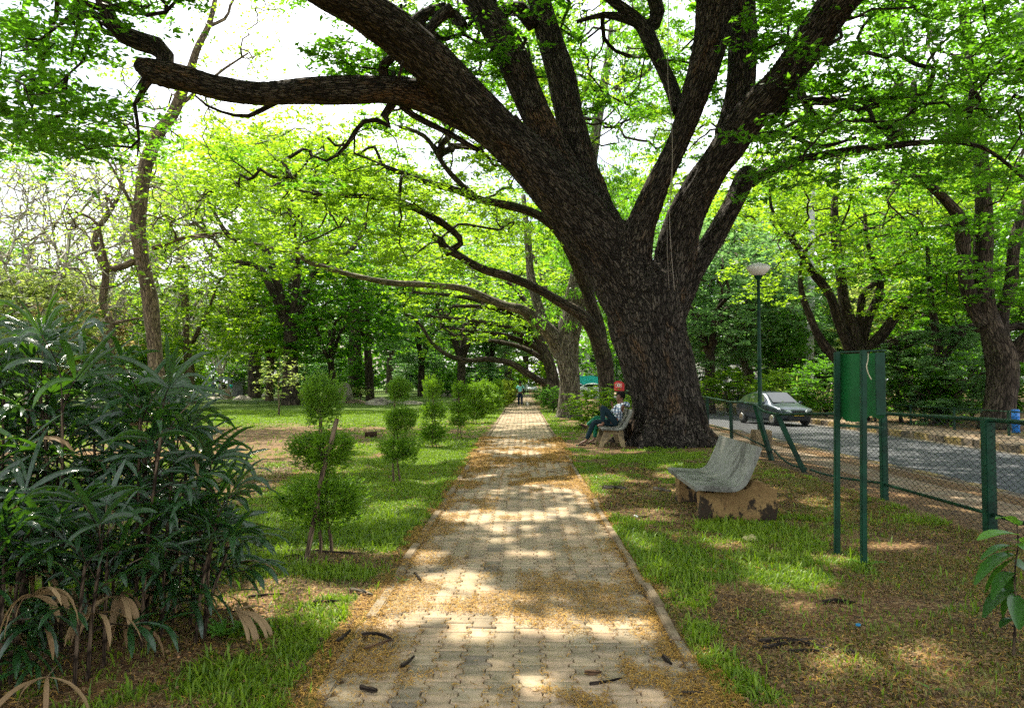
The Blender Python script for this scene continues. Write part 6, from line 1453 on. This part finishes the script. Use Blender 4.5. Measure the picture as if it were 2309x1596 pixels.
ST = [('curved black stick lying across the left path edge', [(816,1436),(842,1433),(866,1438),(884,1447)], .012, M_DEAD), ('straight brown stick just below the curved black one', [(820,1468),(850,1458),(884,1446)], .011, M_DEADB), ('dark pod lying diagonally on the left of the paving', [(904,1508),(920,1498),(934,1485)], .012, M_DEAD),
      ('short black pod near the left edge above the broken kerb', [(936,1296),(942,1304),(950,1312)], .012, M_DEAD), ('long dark stick on the bare soil right of the palm clump', [(706,1364),(735,1362),(768,1360)], .012, M_DEAD), ('dark stick on the bare soil near the palm stems', [(560,1352),(600,1347),(640,1345)], .010, M_DEAD),
      ('thick dark piece of bark at the bottom left of the paving', [(815,1556),(832,1561),(850,1565)], .016, M_DEAD), ('black pod near the bottom right edge of the paving', [(1536,1568),(1560,1571),(1590,1571)], .014, M_DEAD), ('reddish pod on the paving right of centre', [(1318,1522),(1338,1523),(1356,1521)], .014, M_DEADB),
      ('slanting dark pod at the right edge of the paving', [(1496,1486),(1505,1495),(1514,1503)], .014, M_DEAD), ('thin dark stick on the paving left of the right edge', [(1330,1546),(1370,1540),(1402,1533)], .008, M_DEAD), ('weathered log end beside the near bench', [(1476,1103),(1495,1107),(1512,1110)], .03, M_BARK_GREY),
      ('grey branch lying left of the near bench', [(1360,1104),(1386,1102),(1414,1104)], .03, M_BARK_GREY), ('thin dark stick on the soil left of the near bench', [(1432,1166),(1446,1168),(1462,1168)], .012, M_DEAD), ('long dark bark strip on the bare soil at the lower right', [(1712,1452),(1770,1447),(1830,1458),(1882,1469)], .014, M_DEAD),
      ('second dark bark strip crossing the long one at the lower right', [(1722,1466),(1770,1455),(1820,1446),(1860,1450)], .012, M_DEAD), ('third dark bark strip below the crossing strips', [(1780,1472),(1830,1470),(1872,1478)], .010, M_DEAD), ('curled dark pod right of the bark strips', [(1905,1476),(1918,1470),(1930,1478)], .012, M_DEAD),
      ('dark stick among leaves right of the sunlit grass tuft', [(1856,1362),(1885,1358),(1930,1364)], .013, M_DEAD), ('dark stick on soil left of the sunlit grass', [(1545,1297),(1575,1298),(1604,1292)], .011, M_DEAD), ('dark branch lying under the nearest topiary', [(560,1245),(620,1250),(690,1247),(800,1252)], .014, M_DEAD),
      ('pale curved root at the left path edge by the broken kerb', [(790,1334),(815,1338),(840,1346)], .014, M_BARK_GREY), ('short black stick beside the first topiary stem', [(640,1262),(668,1258),(700,1270)], .012, M_DEAD), ('forked dark twig on the grass at the left of the paving', [(760,1452),(776,1440),(790,1425)], .012, M_DEAD)]
for lb, pts, r_s, m_ in ST: stick(lb, pts, r_s, m_)
# brown stump piece, dry leaf, cap, paper, green sprigs
xs_, ys_ = G(836, 986)[:2]; bm = bmesh.new(); bar(bm, (-.17, 0, .07), (.17, .05, .08), .09, 14); o = bm_obj('log', bm, M_DEADB, None, False, .01, 1); o.location = (xs_, ys_, 0); prop(o, 'short cut brown log on the bare patch between the first two topiaries', 'log')
q = G(1692, 1224); bm = bmesh.new(); bmesh.ops.create_uvsphere(bm, u_segments=20, v_segments=10, radius=1)
bmesh.ops.delete(bm, geom=[v for v in bm.verts if v.co.z < -.05], context='VERTS')
for v in bm.verts: v.co = Vector((v.co.x*.085*(1+.12*math.sin(4*math.atan2(v.co.y, v.co.x))), v.co.y*.07, v.co.z*.06+.01*math.sin(v.co.x*6)))
o = bm_obj('dry_leaf', bm, plain('pale_dry_leaf', (.36, .32, .13), .7, 0, .3, 20), None, True); o.location = (q[0], q[1], .02); o.modifiers.new('s', 'SOLIDIFY').thickness = .003; prop(o, 'large pale curled dry leaf lying on the grass below the near bench', 'leaf')
q = G(1935, 1417); bm = bmesh.new(); lathe(bm, [(.014, 0), (.016, .002), (.015, .012), (.012, .014)], seg=16); o = bm_obj('bottle_cap', bm, plain('blue_plastic', (.01, .16, .32), .4), None); o.location = (q[0], q[1], .02); prop(o, 'small blue bottle cap on the bare soil', 'bottle cap')
q = G(1434, 1170); bm = bmesh.new(); box(bm, (0, 0, .015), (.05, .03, .02), Matrix.Rotation(.4, 3, 'Y')); o = bm_obj('paper_scrap', bm, M_WHITE, None, False, .006, 1); o.location = (q[0], q[1], .02); prop(o, 'tiny white paper scrap left of the near bench', 'paper')
def sprig(label, u, v, n, L, seed):
    q = G(u, v); rg = np.random.RandomState(seed); base = np.array([q[0], q[1], float(ground_z(q[0], q[1]))]); bl = []
    for i in range(n):
        a = rg.uniform(0, 6.28); el = rg.uniform(.25, .8); d = np.array([math.cos(a)*math.cos(el), math.sin(a)*math.cos(el), math.sin(el)]); bl.append((blade(rg, (0, 0, .0), d, np.array([0, 0, 1.])+.01, L*rg.uniform(.7, 1.2), L*.16, 1.0), rg.rand()))
    o = link('weed_tuft', strap_mesh('weed_tuft', bl), None, M_BROADY); o.location = base; return prop(o, label, 'weed', 'small leafy weeds')
sprig('leafy weed tuft at the foot of the right signboard post', 1952, 1276, 9, .20, 1); sprig('weed at the foot of the left signboard post', 1893, 1252, 6, .12, 2); sprig('fresh green sprig on soil at the bottom right', 2100, 1560, 9, .07, 3); sprig('green sprig fallen on the left of the paving', 905, 1310, 7, .07, 4)
sprig('small green plant beside the right path edge', 1345, 1080, 12, .12, 5); sprig('green tuft growing in the left kerb', 1035, 1098, 12, .10, 6); sprig('broad weed at the palm clump foot', 560, 1425, 12, .20, 7); sprig('leafy weed right of the palm stems', 500, 1440, 12, .20, 8); sprig('weed tuft on the bare patch of the right lawn', 1705, 1385, 9, .08, 9); sprig('leafy weed on the paving edge at lower right', 1560, 1425-8, 8, .08, 10)
# litter: curled needles on the paving, broken leaves on the soil
def flakes(name, label, n, dens, xr, yr, Lr, Wr, mat, seed, zf, curl=.5, ypow=1.6):
    rg = np.random.RandomState(seed); x = rg.uniform(*xr, n); y = yr[0]+(yr[1]-yr[0])*rg.rand(n)**ypow; keep = rg.rand(n) < dens(x, y); x, y = x[keep], y[keep]; n = len(x)
    a = rg.uniform(0, 6.28, n); far = 1+np.maximum(0, y-7)*.11; L = rg.uniform(*Lr, n)*far; W = rg.uniform(*Wr, n)*far; z = zf(x, y)+rg.rand(n)*.012
    d = np.stack([np.cos(a), np.sin(a), rg.normal(0, .22, n)], -1); s = np.stack([-np.sin(a), np.cos(a), rg.normal(0, .3, n)], -1); c = np.stack([x, y, z], -1)
    cv = (rg.rand(n)-.5)*curl; mid = c+s*(cv*L)[:, None]+[0, 0, .004]; e1 = c-d*(L/2)[:, None]; e2 = c+d*(L/2)[:, None]; w = (W/2)[:, None]
    vv = np.stack([e1-s*w*.4, mid-s*w, e2, mid+s*w, e1+s*w*.4], 1).reshape(-1, 3); q = (np.arange(n)[:, None]*5+np.arange(5)[None])
    r = np.repeat(np.clip(rg.rand(n), 0, 1), 5); me = fast_mesh(name, vv, 5, q.ravel(), {'rnd': ('FLOAT', 'POINT', r)})
    return prop(link(name, me, None, mat), label, 'leaf litter', kind='stuff')
M_LIT = leaf_mat('golden_litter', (.13, .060, .012), (.52, .30, .055), (.3, .2, .05), .8, .12)
M_LITB = leaf_mat('brown_litter', (.035, .020, .010), (.24, .145, .065), (.2, .12, .05), .8, .1)
def dpath(x, y):
    m = fbm(x, y*.8, .34, 51, 3)*.62+fbm(x, y, 1.6, 53, 2)*.38; edge = np.exp(-((x-PL)/.30)**2)+np.exp(-((x-PR)/.22)**2)
    ph = ((x-(x0-BW/2))/BW) % 1; joint = np.exp(-((np.minimum(ph, 1-ph))/.13)**2)
    return np.clip((m+edge*.15-.545)*11, 0, 1)*.8+joint*.22*(m > .42)+.012+edge*.10
flakes('path_litter', 'curled golden needles and petals drifted over the paving and in its joints', 230000, dpath, (PL-.15, PR+.12), (3.2, 22), (.018, .044), (.003, .0062), M_LIT, 7, lambda x, y: .006+(vnoise(x, y, .6, 3)-.5)*.022+(vnoise(x, y, 2.2, 6)-.5)*.03, .6, 1.7)
def dsoil(x, y): return np.clip(1.15-grass_mask(x, y)*.85, 0, 1)*np.clip((fbm(x, y, .5, 61)-.30)*3, .15, 1)*~((x > PL-.05) & (x < PR+.05))
flakes('soil_litter', 'broken brown leaves and chaff scattered on the bare soil and thin grass', 170000, dsoil, (-5, 4.75), (3.2, 15), (.014, .045), (.006, .018), M_LITB, 8, lambda x, y: ground_z(x, y)+.008, .3, 1.5)
flakes('straw_litter', 'thin yellow straw and needles over the lawn on the right of the path', 120000, lambda x, y: dsoil(x, y)*.9, (-4, 4.75), (3.2, 14), (.02, .05), (.0022, .005), M_LIT, 9, lambda x, y: ground_z(x, y)+.012, .6, 1.5)
# ================================================================ FAR THINGS
# red sign with a white emblem on a post
q = V(1395, 862, 48); sr = empty('red_sign', (q[0], q[1], 0), 'round topped red sign with white eye shaped emblem left of the great trunk', 'sign')
bm = bmesh.new(); prism(bm, [(-.34, 1.05), (.34, 1.05), (.36, 1.35)]+[(.36*math.cos(a), 1.4+.28*math.sin(a)) for a in np.linspace(0, math.pi, 14)]+[(-.36, 1.35)], -.03, .03); bm_obj('panel', bm, plain('red_paint', (.50, .02, .03), .45), sr)
bm = bmesh.new(); 
for (a, b, c_, d_) in ((-.19, .17, 1.28, 1.30), (-.19, .17, 1.50, 1.52), (-.20, -.18, 1.28, 1.52), (.16, .18, 1.28, 1.52)): box(bm, ((a+b)/2, -.037, (c_+d_)/2), (b-a, .008, d_-c_))
e = [(.13*math.cos(a), 1.40+.07*math.sin(a)) for a in np.linspace(0, 2*math.pi, 20)[:-1]]; prism(bm, e, -.044, -.036); bm_obj('emblem', bm, M_WHITE, sr)
bm = bmesh.new(); e = [(.05*math.cos(a), 1.39+.035*math.sin(a)) for a in np.linspace(0, 2*math.pi, 14)[:-1]]; prism(bm, e, -.052, -.0445); bm_obj('emblem_centre', bm, M_BLACK, sr)
bm = bmesh.new(); bar(bm, (0, .05, -.1), (0, .05, 1.4), .03); bm_obj('post', bm, M_GREEN, sr)
# kiosk under a turquoise tarpaulin
q = V(1328, 862, 108); kr = empty('stall', (q[0], q[1], 0), 'distant white stall under turquoise tarpaulin seen right of the thick pale trunk', 'stall')
bm = bmesh.new(); prism(bm, [(-1.6, 1.3), (1.2, 1.3), (1.15, 2.35), (.3, 2.55), (-1.6, 2.45)], -1.2, 1.2); bm_obj('tarpaulin', bm, plain('turquoise_tarp', (.02, .50, .48), .4, 0, .2, 3, .6, .05), kr, False, .06, 2)
bm = bmesh.new(); box(bm, (0, .3, .65), (3.4, 2.2, 1.3)); box(bm, (-2.3, 0, 1.5), (1.2, 1, 1.4)); bm_obj('counter', bm, M_WHITE, kr, False, .03, 2)
# pale buildings glimpsed between the trunks
M_WALL = concrete('cream_wall', (.60, .58, .53), (.75, .73, .68), (.45, .42, .37), 1.2); M_WIN = plain('dark_window', (.03, .035, .04), .2)
def building(label, u, Y, w, h, d, floors, cols, seed=0):
    x, y = at(u, Y); r = empty('building', (x, y+d/2, 0), label, 'building')
    bm = bmesh.new(); box(bm, (0, 0, h/2), (w, d, h)); bm_obj('wall', bm, M_WALL, r)
    bm = bmesh.new(); box(bm, (0, 0, h+.2), (w+.5, d+.5, .35)); bm_obj('roof', bm, M_LEGC, r)
    for f in range(floors):
        for c in range(cols):
            bm = bmesh.new(); cxx = -w/2+(c+.5)*w/cols; cz = (f+.5)*h/floors; box(bm, (cxx, -d/2-.02, cz), (w/cols*.42, .1, h/floors*.46)); wn = bm_obj('window', bm, M_WIN, r)
            bm = bmesh.new(); box(bm, (cxx, -d/2-.08, cz-h/floors*.25), (w/cols*.5, .16, .08)); bm_obj('sill', bm, M_WALL, wn)
building('white two storey building glimpsed beyond the road left of the nearest lamp pole', 1650, 135, 12, 7, 8, 2, 4); building('low cream building glimpsed behind the small cars at the end of the lawn', 1060, 150, 22, 4.2, 8, 1, 6)
building('pale building glimpsed between trunks behind the great tree', 1375, 150, 16, 8, 8, 2, 5); building('pale building glimpsed left of the dark spreading tree', 735, 150, 14, 6, 8, 1, 4)
# balustrade across the road
q = V(1640, 862, 70); br = empty('balustrade', (q[0], q[1], -.1), 'dark stone balustrade beyond the road left of the grey car', 'wall')
M_DST = concrete('dark_balustrade', (.07, .065, .06), (.15, .14, .125), (.03, .03, .03), 3)
bm = bmesh.new(); box(bm, (0, 0, .3), (14, .3, .6)); bm_obj('base', bm, M_DST, br); bm = bmesh.new(); box(bm, (0, 0, 1.14), (14, .36, .16)); bm_obj('coping', bm, M_DST, br)
for i in range(36): bm = bmesh.new(); lathe(bm, [(.06, .6), (.09, .7), (.05, .85), (.07, 1.0), (.06, 1.07)], (-6.8+i*.388, 0, 0), 8); bm_obj('baluster', bm, M_DST, br, True)
# iron railing at the far side of the lawn
q = V(860, 862, 98); ir = empty('iron_railing', (q[0], q[1], 0), 'black iron railing along the far side of the lawn', 'fence')
bm = bmesh.new()
for z in (.35, 1.75): box(bm, (0, 0, z), (44, .05, .06))
bm_obj('rail', bm, M_BLACK, ir); bm = bmesh.new()
for i in range(176): box(bm, (-22+i*.25, 0, 1.0), (.035, .035, 1.9))
o = bm_obj('pickets', bm, M_BLACK, ir); o['kind'] = 'stuff'
for i in range(12): bm = bmesh.new(); box(bm, (-22+i*4, .0, 1.15), (.22, .2, 2.4)); bm_obj('post', bm, M_BLACK, ir)
# tall smooth white palm trunk across the road
t = Tree(70); t.limb(PL3([(1822,905,26,50),(1823,880,24,50),(1824,800,22,50),(1826,720,20,50),(1828,660,17,50),(1829,600,15,50),(1830,540,13,50),(1831,420,12,50)]), lump=.015, sides=14, grow_from=.9)
tp = V(1831, 420, 50); t.colonize(np.array([tp+[math.cos(a)*3, math.sin(a)*3, rg.uniform(-1, 1.4)] for a in np.linspace(0, 6.28, 16)[:-1]]), .5, .05, .01, .01)
put_tree('smooth pale grey palm trunk standing tall across the road left of the signboard', t, [t.leaves(120, 1.0, .6, .1, .8, droopy=.8, along=.4, seed=71)], concrete('palm_trunk', (.36, .36, .34), (.52, .52, .50), (.22, .22, .21), 1.5), M_MID, G(1822, 900), name='palm_tree', cat='palm')
# ivy wrapped thin tree right of the signboard
t = Tree(72); t.limb(PL3([(2118,960,30,31),(2120,920,26,31),(2122,860,22,31),(2118,800,20,31),(2110,740,18,31),(2100,690,16,31),(2095,620,12,31),(2090,540,8,31)]), lump=.06, grow_from=.4)
t.limb(PL3([(2124,810,14,31),(2150,780,11,31),(2180,745,8,31)]), grow_from=.2)
T = np.vstack([blockT(34, 2050, 2190, 520, 700, 30, 33)]); t.colonize(T, .4, .1, .007, .009, .5); iv = np.array([V(2121+rg.normal(0, 12), v, 30.8+rg.normal(0, .3)) for v in rg.uniform(840, 950, 60)])
put_tree('thin dark trunk wrapped in ivy at its foot, right of the signboard', t, [t.leaves(110, .7, .18, .42, .4, seed=73), t.leaves(90, .35, .16, .6, 1.0, anchors=iv, seed=74)], M_BARK_DARK, M_MID, G(2118, 948, -.1))
# spiky yellow grass plants behind the car
def spiky(label, u, Y, h, seed):
    x, y = at(u, Y); rg = np.random.RandomState(seed); bl = []
    for i in range(110):
        a = rg.uniform(0, 6.28); el = rg.uniform(.5, 1.5); d = np.array([math.cos(a)*math.cos(el), math.sin(a)*math.cos(el), math.sin(el)]); bl.append((blade(rg, (rg.normal(0, .25), rg.normal(0, .25), rg.uniform(0, h*.5)), d, np.array([0.01, 0, 1.]), h*rg.uniform(.5, .9), .05, .9), rg.rand()))
    o = link('spiky_plant', strap_mesh('spiky_plant', bl), None, M_PALE); o.location = (x, y, -.1); return prop(o, label, 'plant', 'spiky plants across the road')
spiky('spiky yellow green plant just above the roof of the grey car', 1742, 41, 1.9, 1); spiky('spiky yellow green plant right of the grey car', 1790, 39, 2.0, 2); spiky('spiky plant near the pale palm trunk', 1828, 40, 1.7, 3)
# blue drum by the right edge tree
q = V(2288, 862, 25.5); br_ = empty('drum', (q[0], q[1], -.1), 'small blue plastic drum at the right edge beside the massive trunk', 'drum'); br_.scale = (.55, .55, .9)
M_BLUEP = plain('blue_drum', (.02, .16, .50), .4); bm = bmesh.new(); lathe(bm, [(.20, -.0), (.22, .02), (.22, .3), (.235, .32), (.22, .34), (.22, .58), (.235, .6), (.22, .62), (.21, .80)], seg=20); bm_obj('body', bm, M_BLUEP, br_, True)
bm = bmesh.new(); lathe(bm, [(.225, .80), (.225, .84), (.20, .86)], seg=20); bm_obj('lid', bm, M_BLUEP, br_)
